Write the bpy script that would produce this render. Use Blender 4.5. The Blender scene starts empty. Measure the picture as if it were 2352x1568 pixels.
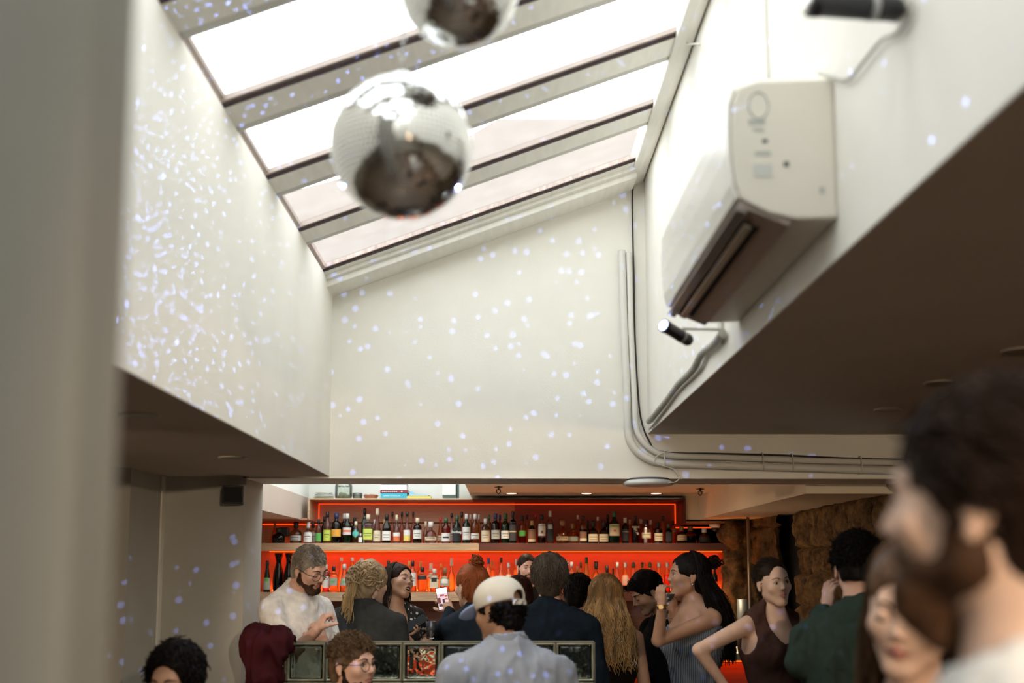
import bpy, bmesh, math, random
import numpy as np
from mathutils import Vector, Matrix, Euler
random.seed(7)
rng = np.random.default_rng(11)
SC = bpy.context.scene
C = bpy.context.scene.collection
R = math.radians
PI = math.pi

# ------------------------------------------------------------------ camera, world, exposure
CH = 1.70                                   # eye height of the photographer
F = 2400.0                                  # focal length in pixels of the 2352 px frame
TH = R(6.2)
SHP = 518 - F * math.tan(TH)
YAW = math.atan(19 / F)
cd = bpy.data.cameras.new('camera'); cam = bpy.data.objects.new('camera', cd); C.objects.link(cam)
cam.location = (0, 0, CH)
cam.rotation_euler = (PI / 2 + TH, 0, -YAW)
cd.sensor_width = 36; cd.lens = F / 2352 * 36
cd.shift_y = SHP / 2352
cd.clip_start = .05
cd.dof.use_dof = True; cd.dof.focus_distance = 7.0; cd.dof.aperture_fstop = 1.6
SC.camera = cam

SC.view_settings.view_transform = 'Standard'; SC.view_settings.look = 'None'
SC.view_settings.gamma = 1; SC.view_settings.use_curve_mapping = False
SC.view_settings.exposure = 0.10
SC.cycles.max_bounces = 9; SC.cycles.diffuse_bounces = 5; SC.cycles.glossy_bounces = 4
SC.cycles.transmission_bounces = 6; SC.cycles.transparent_max_bounces = 14
SC.cycles.sample_clamp_indirect = 4; SC.cycles.caustics_reflective = False; SC.cycles.caustics_refractive = False
SC.cycles.use_denoising = True

W = bpy.data.worlds.new('overcast_sky'); SC.world = W; W.use_nodes = True
bg = W.node_tree.nodes['Background']; bg.inputs[0].default_value = (.93, .97, 1, 1); bg.inputs[1].default_value = 3.7

def lamp(name, kind, loc, energy, color, rot=(0, 0, 0), **kw):
    l = bpy.data.lights.new(name, kind); l.energy = energy; l.color = color
    for k, v in kw.items(): setattr(l, k, v)
    o = bpy.data.objects.new(name, l); o.location = loc; o.rotation_euler = rot; C.objects.link(o); return o

# portal that guides daylight sampling through the sloping roof light (gives no light itself)
pt = lamp('roof_light_portal', 'AREA', (-.126, 1.9, CH + 1.98), 1, (1, 1, 1), (0, R(-20.4), 0), shape='RECTANGLE', size=1.8, size_y=8.0)
pt.data.cycles.is_portal = True
# portal of the second roof light, over the back bar
pt2 = lamp('back_bar_portal', 'AREA', (-1.08, 8.0, CH + 1.05), 1, (1, 1, 1), (0, 0, 0), shape='RECTANGLE', size=1.5, size_y=3.5)
pt2.data.cycles.is_portal = True

# ------------------------------------------------------------------ pixel to world helpers
def ray(px, py):
    u = (px - 1176) / F; v = (784 - py + SHP) / F
    c, s = math.cos(TH), math.sin(TH)
    x, y, z = u, c - v * s, s + v * c
    cy, sy = math.cos(YAW), math.sin(YAW)
    return Vector((x * cy + y * sy, -x * sy + y * cy, z))
def atY(px, py, Y):
    r = ray(px, py); r = r * (Y / r.y); return Vector((r.x, r.y, r.z + CH))
def atX(px, py, X):
    r = ray(px, py); r = r * (X / r.x); return Vector((r.x, r.y, r.z + CH))

# ------------------------------------------------------------------ materials
MATS = {}
def new_mat(name):
    m = bpy.data.materials.new(name); m.use_nodes = True
    return m, m.node_tree, m.node_tree.nodes, m.node_tree.links, m.node_tree.nodes['Principled BSDF']
def mat(name, col, rough=.6, metal=0, var=0, vscale=8, bump=0, bscale=60, spec=.5, trans=0, stretch=(1, 1, 1), var_col=None, coat=0, sheen=0, alpha=1):
    if name in MATS: return MATS[name]
    m, nt, N, L, B = new_mat(name)
    c = tuple(col) + (1,)
    B.inputs['Base Color'].default_value = c
    B.inputs['Roughness'].default_value = rough; B.inputs['Metallic'].default_value = metal
    B.inputs['Specular IOR Level'].default_value = spec; B.inputs['Transmission Weight'].default_value = trans
    B.inputs['Coat Weight'].default_value = coat; B.inputs['Sheen Weight'].default_value = sheen
    B.inputs['Alpha'].default_value = alpha
    tc = N.new('ShaderNodeTexCoord'); mp = N.new('ShaderNodeMapping'); mp.inputs['Scale'].default_value = stretch
    L.new(tc.outputs['Object'], mp.inputs[0])
    if var:
        n = N.new('ShaderNodeTexNoise'); n.inputs['Scale'].default_value = vscale; n.inputs['Detail'].default_value = 4
        L.new(mp.outputs[0], n.inputs['Vector'])
        cr = N.new('ShaderNodeValToRGB'); L.new(n.outputs['Fac'], cr.inputs[0])
        lo = tuple(max(0, x * (1 - var)) for x in col) if var_col is None else var_col
        hi = tuple(min(1, x * (1 + var)) for x in col)
        cr.color_ramp.elements[0].position = .32; cr.color_ramp.elements[1].position = .68
        cr.color_ramp.elements[0].color = tuple(lo) + (1,); cr.color_ramp.elements[1].color = hi + (1,)
        L.new(cr.outputs[0], B.inputs['Base Color'])
    if bump:
        n2 = N.new('ShaderNodeTexNoise'); n2.inputs['Scale'].default_value = bscale; n2.inputs['Detail'].default_value = 3
        L.new(mp.outputs[0], n2.inputs['Vector'])
        b = N.new('ShaderNodeBump'); b.inputs['Strength'].default_value = bump; b.inputs['Distance'].default_value = .01
        L.new(n2.outputs['Fac'], b.inputs['Height']); L.new(b.outputs[0], B.inputs['Normal'])
    MATS[name] = m; return m
def emis(name, col, st):
    if name in MATS: return MATS[name]
    m, nt, N, L, B = new_mat(name)
    B.inputs['Base Color'].default_value = (0, 0, 0, 1)
    B.inputs['Emission Color'].default_value = tuple(col) + (1,); B.inputs['Emission Strength'].default_value = st
    MATS[name] = m; return m
def tint_glass(name, col, gloss=.9, fres=1.45, extra=.06, glow=False):
    """thin coloured glass: tinted see-through body with a fresnel reflection"""
    if name in MATS: return MATS[name]
    m = bpy.data.materials.new(name); m.use_nodes = True; nt = m.node_tree; N = nt.nodes; L = nt.links
    N.remove(N['Principled BSDF']); out = N['Material Output']
    t = N.new('ShaderNodeBsdfTransparent'); t.inputs[0].default_value = tuple(col) + (1,)
    df = N.new('ShaderNodeBsdfPrincipled'); df.inputs['Base Color'].default_value = tuple(c * .8 for c in col) + (1,); df.inputs['Roughness'].default_value = .2
    if glow: df = N.new('ShaderNodeBsdfTranslucent'); df.inputs[0].default_value = tuple(min(1, c * 1.1) for c in col) + (1,)
    g = N.new('ShaderNodeBsdfGlossy'); g.inputs['Roughness'].default_value = .06; g.inputs['Color'].default_value = (gloss,) * 3 + (1,)
    mx0 = N.new('ShaderNodeMixShader'); mx0.inputs[0].default_value = extra; L.new(t.outputs[0], mx0.inputs[1]); L.new(df.outputs[0], mx0.inputs[2])
    fr = N.new('ShaderNodeFresnel'); fr.inputs[0].default_value = fres
    mx = N.new('ShaderNodeMixShader'); L.new(fr.outputs[0], mx.inputs[0]); L.new(mx0.outputs[0], mx.inputs[1]); L.new(g.outputs[0], mx.inputs[2])
    L.new(mx.outputs[0], out.inputs[0]); MATS[name] = m; return m

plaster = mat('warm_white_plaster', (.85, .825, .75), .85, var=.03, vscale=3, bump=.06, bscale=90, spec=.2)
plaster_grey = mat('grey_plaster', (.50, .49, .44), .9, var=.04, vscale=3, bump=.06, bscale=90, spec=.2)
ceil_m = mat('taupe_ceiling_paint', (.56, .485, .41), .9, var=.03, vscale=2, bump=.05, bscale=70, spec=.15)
white_gloss = mat('white_gloss_paint', (.80, .79, .73), .4, var=.03, vscale=6, bump=.03)
black_pl = mat('black_plastic', (.012, .012, .014), .4)
chrome = mat('polished_steel', (.7, .7, .7), .15, 1)
dark_rub = mat('dark_sealant', (.05, .03, .03), .8)

# ------------------------------------------------------------------ objects and tags
def tag(o, label=None, cat=None, group=None, kind=None):
    if label: o['label'] = label
    if cat: o['category'] = cat
    if group: o['group'] = group
    if kind: o['kind'] = kind
    return o
def thing(name, label, cat, loc=(0, 0, 0), group=None):
    o = bpy.data.objects.new(name, None); o.empty_display_size = .1; o.location = loc; C.objects.link(o)
    return tag(o, label, cat, group)
def link(o, parent=None):
    C.objects.link(o)
    if parent is not None:
        o.parent = parent
        pm = Matrix.Translation(parent.location) if parent.parent is None else Matrix.Translation(parent.parent.location) @ Matrix.Translation(parent.location)
        if parent.rotation_euler[:] != (0, 0, 0) and parent.parent is None: pm = pm @ parent.rotation_euler.to_matrix().to_4x4()
        o.matrix_parent_inverse = pm.inverted()
    return o
def meshobj(name, bm, m, parent=None, smooth=False, bevel=0):
    me = bpy.data.meshes.new(name)
    bm.normal_update(); bm.to_mesh(me); bm.free()
    for mm in (m if isinstance(m, (list, tuple)) else [m]): me.materials.append(mm)
    if smooth:
        for p in me.polygons: p.use_smooth = True
    o = bpy.data.objects.new(name, me); link(o, parent)
    if bevel:
        b = o.modifiers.new('bevel', 'BEVEL'); b.width = bevel; b.segments = 2; b.limit_method = 'ANGLE'
    return o
def arr_mesh(name, V, Q, m, parent=None, smooth=True, mi=None):
    me = bpy.data.meshes.new(name)
    V = np.ascontiguousarray(V, dtype=np.float32); Q = np.ascontiguousarray(Q, dtype=np.int32)
    k = Q.shape[1]
    me.vertices.add(len(V)); me.vertices.foreach_set('co', V.ravel())
    me.loops.add(Q.size); me.loops.foreach_set('vertex_index', Q.ravel())
    me.polygons.add(len(Q)); me.polygons.foreach_set('loop_start', np.arange(0, Q.size, k, dtype=np.int32)); me.polygons.foreach_set('loop_total', np.full(len(Q), k, dtype=np.int32))
    if smooth: me.polygons.foreach_set('use_smooth', np.ones(len(Q), dtype=bool))
    if mi is not None: me.polygons.foreach_set('material_index', np.ascontiguousarray(mi, dtype=np.int32))
    me.update(calc_edges=True); me.validate()
    for mm in (m if isinstance(m, (list, tuple)) else [m]): me.materials.append(mm)
    o = bpy.data.objects.new(name, me); link(o, parent); return o

def box(bm, lo, hi, mi=0):
    x0, y0, z0 = lo; x1, y1, z1 = hi
    v = [bm.verts.new(p) for p in ((x0, y0, z0), (x1, y0, z0), (x1, y1, z0), (x0, y1, z0), (x0, y0, z1), (x1, y0, z1), (x1, y1, z1), (x0, y1, z1))]
    for f in ((0, 3, 2, 1), (4, 5, 6, 7), (0, 1, 5, 4), (1, 2, 6, 5), (2, 3, 7, 6), (3, 0, 4, 7)):
        bm.faces.new([v[i] for i in f]).material_index = mi
def obox(bm, c, ax, h, mi=0):
    """box with centre c, axes matrix rows ax (3 unit vectors) and half sizes h"""
    c = Vector(c); v = []
    for sz in (-1, 1):
        for sy, sx in ((-1, -1), (-1, 1), (1, 1), (1, -1)):
            v.append(bm.verts.new(c + Vector(ax[0]) * (sx * h[0]) + Vector(ax[1]) * (sy * h[1]) + Vector(ax[2]) * (sz * h[2])))
    for f in ((0, 3, 2, 1), (4, 5, 6, 7), (0, 1, 5, 4), (1, 2, 6, 5), (2, 3, 7, 6), (3, 0, 4, 7)):
        bm.faces.new([v[i] for i in f]).material_index = mi
def prism(bm, pts, axis, lo, hi, mi=0):
    """extrude 2D polygon pts along axis ('x','y','z')"""
    def P(p, t): return {'x': (t, p[0], p[1]), 'y': (p[0], t, p[1]), 'z': (p[0], p[1], t)}[axis]
    a = [bm.verts.new(P(p, lo)) for p in pts]; b = [bm.verts.new(P(p, hi)) for p in pts]
    n = len(pts); fs = [bm.faces.new(a), bm.faces.new(b[::-1])]
    for i in range(n): fs.append(bm.faces.new((a[i], b[i], b[(i + 1) % n], a[(i + 1) % n])))
    for f in fs: f.material_index = mi
    bmesh.ops.recalc_face_normals(bm, faces=fs)
def lathe(bm, prof, c=(0, 0, 0), seg=20, mi=None, axis=None, sq=0, cap=True):
    """revolve [(r,z)...]; mi = material index per ring span; sq > 0 squares the section"""
    M = Matrix.Identity(3) if axis is None else Vector((0, 0, 1)).rotation_difference(Vector(axis)).to_matrix()
    rings = []
    for r, z in prof:
        ring = []
        for k in range(seg):
            a = 2 * PI * (k + .5) / seg; x, y = math.cos(a), math.sin(a)
            if sq:
                e = 1 - sq * .75; x = math.copysign(abs(x) ** e, x); y = math.copysign(abs(y) ** e, y)
            ring.append(bm.verts.new(Vector(c) + M @ Vector((x * r, y * r, z))))
        rings.append(ring)
    for i in range(len(rings) - 1):
        for k in range(seg):
            f = bm.faces.new((rings[i][k], rings[i][(k + 1) % seg], rings[i + 1][(k + 1) % seg], rings[i + 1][k]))
            f.smooth = not sq
            if mi: f.material_index = mi[i]
    if cap and prof[0][0] > 1e-5: 
        f = bm.faces.new(rings[0][::-1]); f.material_index = mi[0] if mi else 0
    if cap and prof[-1][0] > 1e-5: 
        f = bm.faces.new(rings[-1]); f.material_index = mi[-1] if mi else 0
def smooth_path(pts, n=6):
    """Catmull-Rom through the points"""
    P = [Vector(p) for p in pts]; P = [P[0] * 2 - P[1]] + P + [P[-1] * 2 - P[-2]]; out = []
    for i in range(1, len(P) - 2):
        for k in range(n):
            t = k / n; a, b, c, d = P[i - 1:i + 3]
            out.append(.5 * ((2 * b) + (c - a) * t + (2 * a - 5 * b + 4 * c - d) * t * t + (3 * b - a - 3 * c + d) * t ** 3))
    out.append(P[-2]); return out
def tube(bm, pts, r, seg=8, mi=0, caps=True):
    pts = [Vector(p) for p in pts]; rs = r if isinstance(r, (list, tuple)) else [r] * len(pts)
    up = None; rings = []
    for i, p in enumerate(pts):
        d = (pts[min(i + 1, len(pts) - 1)] - pts[max(i - 1, 0)]).normalized()
        if up is None: up = d.orthogonal().normalized()
        up = (up - d * up.dot(d)).normalized(); w = d.cross(up)
        rings.append([bm.verts.new(p + (up * math.cos(2 * PI * k / seg) + w * math.sin(2 * PI * k / seg)) * rs[i]) for k in range(seg)])
    for i in range(len(rings) - 1):
        for k in range(seg):
            f = bm.faces.new((rings[i][k], rings[i][(k + 1) % seg], rings[i + 1][(k + 1) % seg], rings[i + 1][k])); f.smooth = True; f.material_index = mi
    if caps:
        bm.faces.new(rings[0][::-1]).material_index = mi; bm.faces.new(rings[-1]).material_index = mi
def cyl(bm, a, b, r, r2=None, seg=16, mi=0): tube(bm, [a, b], [r, r if r2 is None else r2], seg, mi)
def BM(): return bmesh.new()
def one(name, fn, m, parent=None, smooth=False, bevel=0):
    bm = BM(); fn(bm); return meshobj(name, bm, m, parent, smooth, bevel)
def struct(name, fn, m, bevel=0, parent=None):
    o = one(name, fn, m, parent, bevel=bevel)
    if parent is None: o['kind'] = 'structure'
    return o
# ------------------------------------------------------------------ numpy noise and implicit surface modelling
_tab = np.random.default_rng(5).random(4096)
def vnoise(P, seed=0):
    """smooth value noise in 0..1 for points (...,3)"""
    P = np.asarray(P, dtype=np.float64); i = np.floor(P).astype(np.int64); f = P - i; f = f * f * (3 - 2 * f)
    def H(a, b, c): return _tab[((a * 73856093) ^ (b * 19349663) ^ (c * 83492791) ^ (seed * 2654435)) & 4095]
    x, y, z = i[..., 0], i[..., 1], i[..., 2]; fx, fy, fz = f[..., 0], f[..., 1], f[..., 2]
    def lx(b, c): return H(x, b, c) * (1 - fx) + H(x + 1, b, c) * fx
    return (lx(y, z) * (1 - fy) + lx(y + 1, z) * fy) * (1 - fz) + (lx(y, z + 1) * (1 - fy) + lx(y + 1, z + 1) * fy) * fz
def fbm(P, s=0, o=3):
    return sum(vnoise(P * 2 ** k, s + k) / 2 ** k for k in range(o)) / sum(1 / 2 ** k for k in range(o)) - .5

def axis_coords(lo, hi, base, fine):
    c = [lo]
    while c[-1] < hi:
        x = c[-1]; h = base
        for a, b, s in fine:
            if a - base * .5 <= x <= b: h = min(h, s)
        nx = x + h
        c.append(nx)
    return np.array(c)
class Vox:
    def __init__(s, lo, hi, base, fine=()):
        s.ax = [axis_coords(lo[i], hi[i], base, [(f[0][i], f[1][i], f[2]) for f in fine]) for i in range(3)]
        s.d = np.full([len(a) for a in s.ax], 1.0, dtype=np.float32); s.m = np.zeros(s.d.shape, dtype=np.int8)
        s.mg = .03 + base
    def sub(s, lo, hi):
        sl = []
        for i in range(3):
            a = np.searchsorted(s.ax[i], lo[i]); b = np.searchsorted(s.ax[i], hi[i])
            if b - a < 1: return None, None
            sl.append(slice(a, b))
        g = np.ix_(s.ax[0][sl[0]], s.ax[1][sl[1]], s.ax[2][sl[2]])
        return tuple(sl), g
    def apply(s, sl, d, k, m, op):
        d = d.astype(np.float32); a = s.d[sl]
        if op == '+':
            if k > 0:
                h = np.clip(.5 + .5 * (a - d) / k, 0, 1); n = a * (1 - h) + d * h - k * h * (1 - h)
            else: n = np.minimum(a, d)
            s.m[sl] = np.where(d < a, m, s.m[sl]); s.d[sl] = n
        else:
            d = -d
            if k > 0:
                h = np.clip(.5 + .5 * (d - a) / k, 0, 1); n = a * (1 - h) + d * h + k * h * (1 - h)
            else: n = np.maximum(a, d)
            if m: s.m[sl] = np.where(d > a + .0005, m, s.m[sl])
            s.d[sl] = n
    def cap(s, a, b, ra, rb, k=.01, m=0, op='+'):
        a = np.array(a, float); b = np.array(b, float); r = max(ra, rb) + s.mg + k
        sl, g = s.sub(np.minimum(a, b) - r, np.maximum(a, b) + r)
        if sl is None: return
        ab = b - a; L2 = max(ab @ ab, 1e-9)
        t = np.clip(((g[0] - a[0]) * ab[0] + (g[1] - a[1]) * ab[1] + (g[2] - a[2]) * ab[2]) / L2, 0, 1)
        d = np.sqrt((g[0] - a[0] - ab[0] * t) ** 2 + (g[1] - a[1] - ab[1] * t) ** 2 + (g[2] - a[2] - ab[2] * t) ** 2) - (ra + (rb - ra) * t)
        s.apply(sl, d, k, m, op)
    def ell(s, c, r, Rm=None, k=.01, m=0, op='+'):
        c = np.array(c, float); r = np.array(r, float); Rm = np.eye(3) if Rm is None else np.array(Rm)
        e = np.sqrt(((Rm * r[None, :]) ** 2).sum(1)) + s.mg + k
        sl, g = s.sub(c - e, c + e)
        if sl is None: return
        X, Y, Z = g[0] - c[0], g[1] - c[1], g[2] - c[2]
        l = [(X * Rm[0, i] + Y * Rm[1, i] + Z * Rm[2, i]) for i in range(3)]
        k0 = np.sqrt((l[0] / r[0]) ** 2 + (l[1] / r[1]) ** 2 + (l[2] / r[2]) ** 2)
        k1 = np.sqrt((l[0] / r[0] ** 2) ** 2 + (l[1] / r[1] ** 2) ** 2 + (l[2] / r[2] ** 2) ** 2) + 1e-9
        s.apply(sl, k0 * (k0 - 1) / k1, k, m, op)
    def bx(s, c, h, Rm=None, rad=.01, k=.01, m=0, op='+'):
        c = np.array(c, float); h = np.array(h, float) - rad; Rm = np.eye(3) if Rm is None else np.array(Rm)
        e = (np.abs(Rm) * (h + rad)[None, :]).sum(1) + s.mg + k
        sl, g = s.sub(c - e, c + e)
        if sl is None: return
        X, Y, Z = g[0] - c[0], g[1] - c[1], g[2] - c[2]
        q = [np.abs(X * Rm[0, i] + Y * Rm[1, i] + Z * Rm[2, i]) - h[i] for i in range(3)]
        d = np.sqrt(sum(np.maximum(v, 0) ** 2 for v in q)) + np.minimum(np.maximum(np.maximum(q[0], q[1]), q[2]), 0) - rad
        s.apply(sl, d, k, m, op)
    def half(s, p, n, m=0, k=.004):
        """cut away the side that n points to"""
        n = np.array(n, float); n /= np.linalg.norm(n)
        g = np.ix_(*s.ax)
        d = (g[0] - p[0]) * n[0] + (g[1] - p[1]) * n[1] + (g[2] - p[2]) * n[2]
        s.d = np.maximum(s.d, d.astype(np.float32))
    def mesh(s):
        d = s.d; ins = d < 0; nx, ny, nz = d.shape
        cnt = sum(ins[i:nx - 1 + i, j:ny - 1 + j, k:nz - 1 + k].astype(np.int8) for i in (0, 1) for j in (0, 1) for k in (0, 1))
        act = (cnt > 0) & (cnt < 8); I, J, K = np.nonzero(act)
        if not len(I): return np.zeros((0, 3)), np.zeros((0, 4), int), np.zeros(0, int)
        ids = np.full(act.shape, -1, dtype=np.int64); ids[I, J, K] = np.arange(len(I))
        acc = np.zeros((len(I), 3)); n = np.zeros(len(I))
        A = s.ax
        cs = [(0, 0, 0), (1, 0, 0), (0, 1, 0), (0, 0, 1), (1, 1, 0), (1, 0, 1), (0, 1, 1), (1, 1, 1)]
        for a in cs:
            for ax in range(3):
                if a[ax]: continue
                b = list(a); b[ax] = 1
                da = d[I + a[0], J + a[1], K + a[2]]; db = d[I + b[0], J + b[1], K + b[2]]
                w = (da < 0) != (db < 0)
                t = np.where(w, da / np.where(w, da - db, 1), 0)
                pa = np.stack([A[0][I + a[0]], A[1][J + a[1]], A[2][K + a[2]]], 1); pb = np.stack([A[0][I + b[0]], A[1][J + b[1]], A[2][K + b[2]]], 1)
                acc += np.where(w[:, None], pa + (pb - pa) * t[:, None], 0); n += w
        V = acc / n[:, None]
        best = np.full(len(I), 9.); mm = np.zeros(len(I), dtype=int)
        for a in cs:
            da = np.abs(d[I + a[0], J + a[1], K + a[2]]); w = da < best; best = np.where(w, da, best); mm = np.where(w, s.m[I + a[0], J + a[1], K + a[2]], mm)
        Qs = []
        for ax in range(3):
            sl0 = [slice(None)] * 3; sl1 = [slice(None)] * 3; sl0[ax] = slice(0, -1); sl1[ax] = slice(1, None)
            cr = ins[tuple(sl0)] != ins[tuple(sl1)]
            e = np.array(np.nonzero(cr)); o1, o2 = [(1, 2), (2, 0), (0, 1)][ax]
            ok = (e[o1] > 0) & (e[o2] > 0) & (e[o1] < d.shape[o1] - 1) & (e[o2] < d.shape[o2] - 1); e = e[:, ok]
            def cell(a, b):
                q = e.copy(); q[o1] -= a; q[o2] -= b; return ids[q[0], q[1], q[2]]
            q = np.stack([cell(1, 1), cell(0, 1), cell(0, 0), cell(1, 0)], 1)
            fl = ins[e[0], e[1], e[2]]
            q = np.where(fl[:, None], q, q[:, ::-1]); Qs.append(q)
        Q = np.concatenate(Qs); Q = Q[(Q >= 0).all(1)]
        return V, Q, mm[Q[:, 0]]
def vnormals(V, Q):
    n = np.zeros_like(V); fn = np.cross(V[Q[:, 2]] - V[Q[:, 0]], V[Q[:, 3]] - V[Q[:, 1]])
    for k in range(4): np.add.at(n, Q[:, k], fn)
    return n / (np.linalg.norm(n, axis=1)[:, None] + 1e-12)
def relax(V, Q, it=2, lam=.5):
    for _ in range(it):
        s = np.zeros_like(V); c = np.zeros(len(V))
        for a, b in ((0, 1), (1, 2), (2, 3), (3, 0)):
            np.add.at(s, Q[:, a], V[Q[:, b]]); np.add.at(s, Q[:, b], V[Q[:, a]]); np.add.at(c, Q[:, a], 1); np.add.at(c, Q[:, b], 1)
        V = V * (1 - lam) + lam * s / np.maximum(c, 1)[:, None]
    return V
def tubes(paths, radii, seg=5):
    """paths (n,k,3), radii (n,k) -> V,Q of many tapered tubes"""
    P = np.asarray(paths); n, k, _ = P.shape
    T = np.gradient(P, axis=1); T /= np.linalg.norm(T, axis=2, keepdims=True) + 1e-9
    ref = np.array([.31, .52, .79]); U = np.cross(T, ref); U /= np.linalg.norm(U, axis=2, keepdims=True) + 1e-9; Wv = np.cross(T, U)
    a = np.arange(seg) * 2 * PI / seg
    V = P[:, :, None, :] + (U[:, :, None, :] * np.cos(a)[None, None, :, None] + Wv[:, :, None, :] * np.sin(a)[None, None, :, None]) * np.asarray(radii)[:, :, None, None]
    idx = np.arange(n * k * seg).reshape(n, k, seg); nx = np.roll(idx, -1, axis=2)
    Q = np.stack([idx[:, :-1], nx[:, :-1], nx[:, 1:], idx[:, 1:]], -1).reshape(-1, 4)
    return V.reshape(-1, 3), Q
# ------------------------------------------------------------------ the setting
XL, XR = -.969, .807                        # the two side walls of the roof-light well
ZL, ZR = CH + .500, CH + .740               # ceilings left and right of it
YB = 5.80                                   # face of the wall over the bar opening
SL = (2.20 - 1.577) / (.72 + .969)          # crosswise slope of the roof light
def roofz(x): return CH + 1.577 + (x - XL) * SL

floor_m = mat('dark_oiled_floorboards', (.15, .11, .08), .5, var=.3, vscale=3, stretch=(1, 8, 1), bump=.1)
struct('floor', lambda b: box(b, (-3.6, -2.5, -.1), (3.6, 10.4, 0)), floor_m)
# left of the well
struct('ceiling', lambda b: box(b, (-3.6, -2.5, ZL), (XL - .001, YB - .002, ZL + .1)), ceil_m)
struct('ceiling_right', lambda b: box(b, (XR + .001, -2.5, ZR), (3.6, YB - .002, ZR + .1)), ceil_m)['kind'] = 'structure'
struct('wall_well_left', lambda b: box(b, (XL - .12, -2.3, ZL + .003), (XL, YB + .4, CH + 1.577)), plaster)
struct('wall_well_right', lambda b: box(b, (XR, -2.3, ZR + .003), (XR + .12, YB + .4, CH + 2.35)), plaster)
struct('wall_well_near', lambda b: box(b, (XL - .12, -2.45, ZL - .002), (XR + .12, -2.3, CH + 2.5)), plaster)
# wall over the bar opening
def back(b):
    prism(b, [(XL, CH + .49), (3.6, CH + .49), (3.6, ZR + .1), (XR + .01, ZR + .1), (XR + .01, CH + 2.32), (XL, CH + 1.59)], 'y', YB, YB + .4)
    box(b, (-1.45, YB, CH + .49), (XL, YB + .4, CH + 1.577))
struct('wall_over_bar', back, plaster)
# left pier with the jamb of the opening, return wall and near pier
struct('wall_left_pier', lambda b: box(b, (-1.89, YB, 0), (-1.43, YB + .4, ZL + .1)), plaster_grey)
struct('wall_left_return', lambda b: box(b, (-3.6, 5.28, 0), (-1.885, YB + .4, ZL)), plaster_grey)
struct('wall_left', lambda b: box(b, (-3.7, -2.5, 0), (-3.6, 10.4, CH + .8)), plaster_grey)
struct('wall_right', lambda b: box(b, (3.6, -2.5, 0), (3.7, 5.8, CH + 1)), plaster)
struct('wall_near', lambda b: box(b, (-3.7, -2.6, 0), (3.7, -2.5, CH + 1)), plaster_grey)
struct('trim_1', lambda b: box(b, (-1.905, YB - .05, 0), (-1.875, YB + .001, ZL)), plaster, bevel=.003)
# big out-of-focus pillar right beside the photographer
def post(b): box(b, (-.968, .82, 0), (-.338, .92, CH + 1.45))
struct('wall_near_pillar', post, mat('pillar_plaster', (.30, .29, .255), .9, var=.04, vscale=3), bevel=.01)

# ---- roof light: glazing, rafters, curb
YS = [3.476 + .672 * k for k in range(-8, 4)]        # far edge of each pane on the left wall
pane_m = bpy.data.materials.new('roof_light_glass'); pane_m.use_nodes = True
nt = pane_m.node_tree; N = nt.nodes; L = nt.links; N.remove(N['Principled BSDF'])
tr = N.new('ShaderNodeBsdfTransparent'); tr.inputs[0].default_value = (.97, .97, .965, 1)
tl = N.new('ShaderNodeBsdfTranslucent'); tl.inputs[0].default_value = (.95, .93, .90, 1)
mx = N.new('ShaderNodeMixShader'); mx.inputs[0].default_value = .14
nz = N.new('ShaderNodeTexNoise'); nz.inputs['Scale'].default_value = 9; tcn = N.new('ShaderNodeTexCoord'); L.new(tcn.outputs['Object'], nz.inputs['Vector'])
mrn = N.new('ShaderNodeMapRange'); mrn.inputs[3].default_value = .035; mrn.inputs[4].default_value = .085; L.new(nz.outputs['Fac'], mrn.inputs[0]); L.new(mrn.outputs[0], mx.inputs[0])
L.new(tr.outputs[0], mx.inputs[1]); L.new(tl.outputs[0], mx.inputs[2]); L.new(mx.outputs[0], N['Material Output'].inputs[0])
ends = (XL - .1, .728)
def sloped(b, y0, y1, dz0, dz1, x0=ends[0], x1=ends[1]):
    prism(b, [(x0, roofz(x0) + dz0), (x1, roofz(x1) + dz0), (x1, roofz(x1) + dz1), (x0, roofz(x0) + dz1)], 'y', y0, y1)
raft_m = mat('white_painted_rafter', (.88, .86, .79), .5, var=.04, vscale=6, stretch=(6, 1, 1), bump=.06)
raft_side = mat('grey_shade_rafter_edge', (.60, .59, .54), .6, var=.04)  # grey puts the shade on the rafter edge into its colour
bead_m = mat('pale_timber_bead', (.42, .35, .31), .7, var=.06, vscale=12)
bare = mat('weathered_bare_wood', (.50, .40, .36), .8, var=.25, vscale=16, bump=.2, stretch=(4, 1, 1))
for k, y in enumerate(YS):
    last = k == len(YS) - 1
    n = k + 1
    r = struct('trim_rafter_%d' % n, lambda b: sloped(b, y, y + (.2 if last else .155), 0, .046), raft_m)
    if not last:
        e = struct('trim_rafter_edge_%d' % n, lambda b: sloped(b, y + .1535, y + .205, .004, .044), raft_side)
    s = struct('trim_sealant_%d' % n, lambda b: sloped(b, y - .012, y + .0, .002, .03, XL - .01, .715), dark_rub)
    g = struct('trim_bead_%d' % n, lambda b: sloped(b, y - .030, y - .012, .014, .035, XL - .01, .715), bare if last else bead_m)
    if k: struct('window_%d' % k, lambda b: sloped(b, YS[k - 1] + .19, y - .01, .045, .05), pane_m)
def rail(b):
    prism(b, [(.716, roofz(.716) - .012), (.76, roofz(.76) - .03), (.80, roofz(.78) - .02), (.82, roofz(.8) + .12), (.716, roofz(.716) + .12)], 'y', -2.3, YB)
struct('trim_roof_light_curb', rail, raft_m, bevel=.006)
struct('trim_left_bead', lambda b: sloped(b, -2.3, YS[-2] + .19, .02, .04, XL - .02, XL + .008), bead_m)
struct('trim_weathered_bead', lambda b: sloped(b, YS[-2] + .19, YS[-1] - .01, .012, .04, XL - .02, XL + .012), bare)
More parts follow.
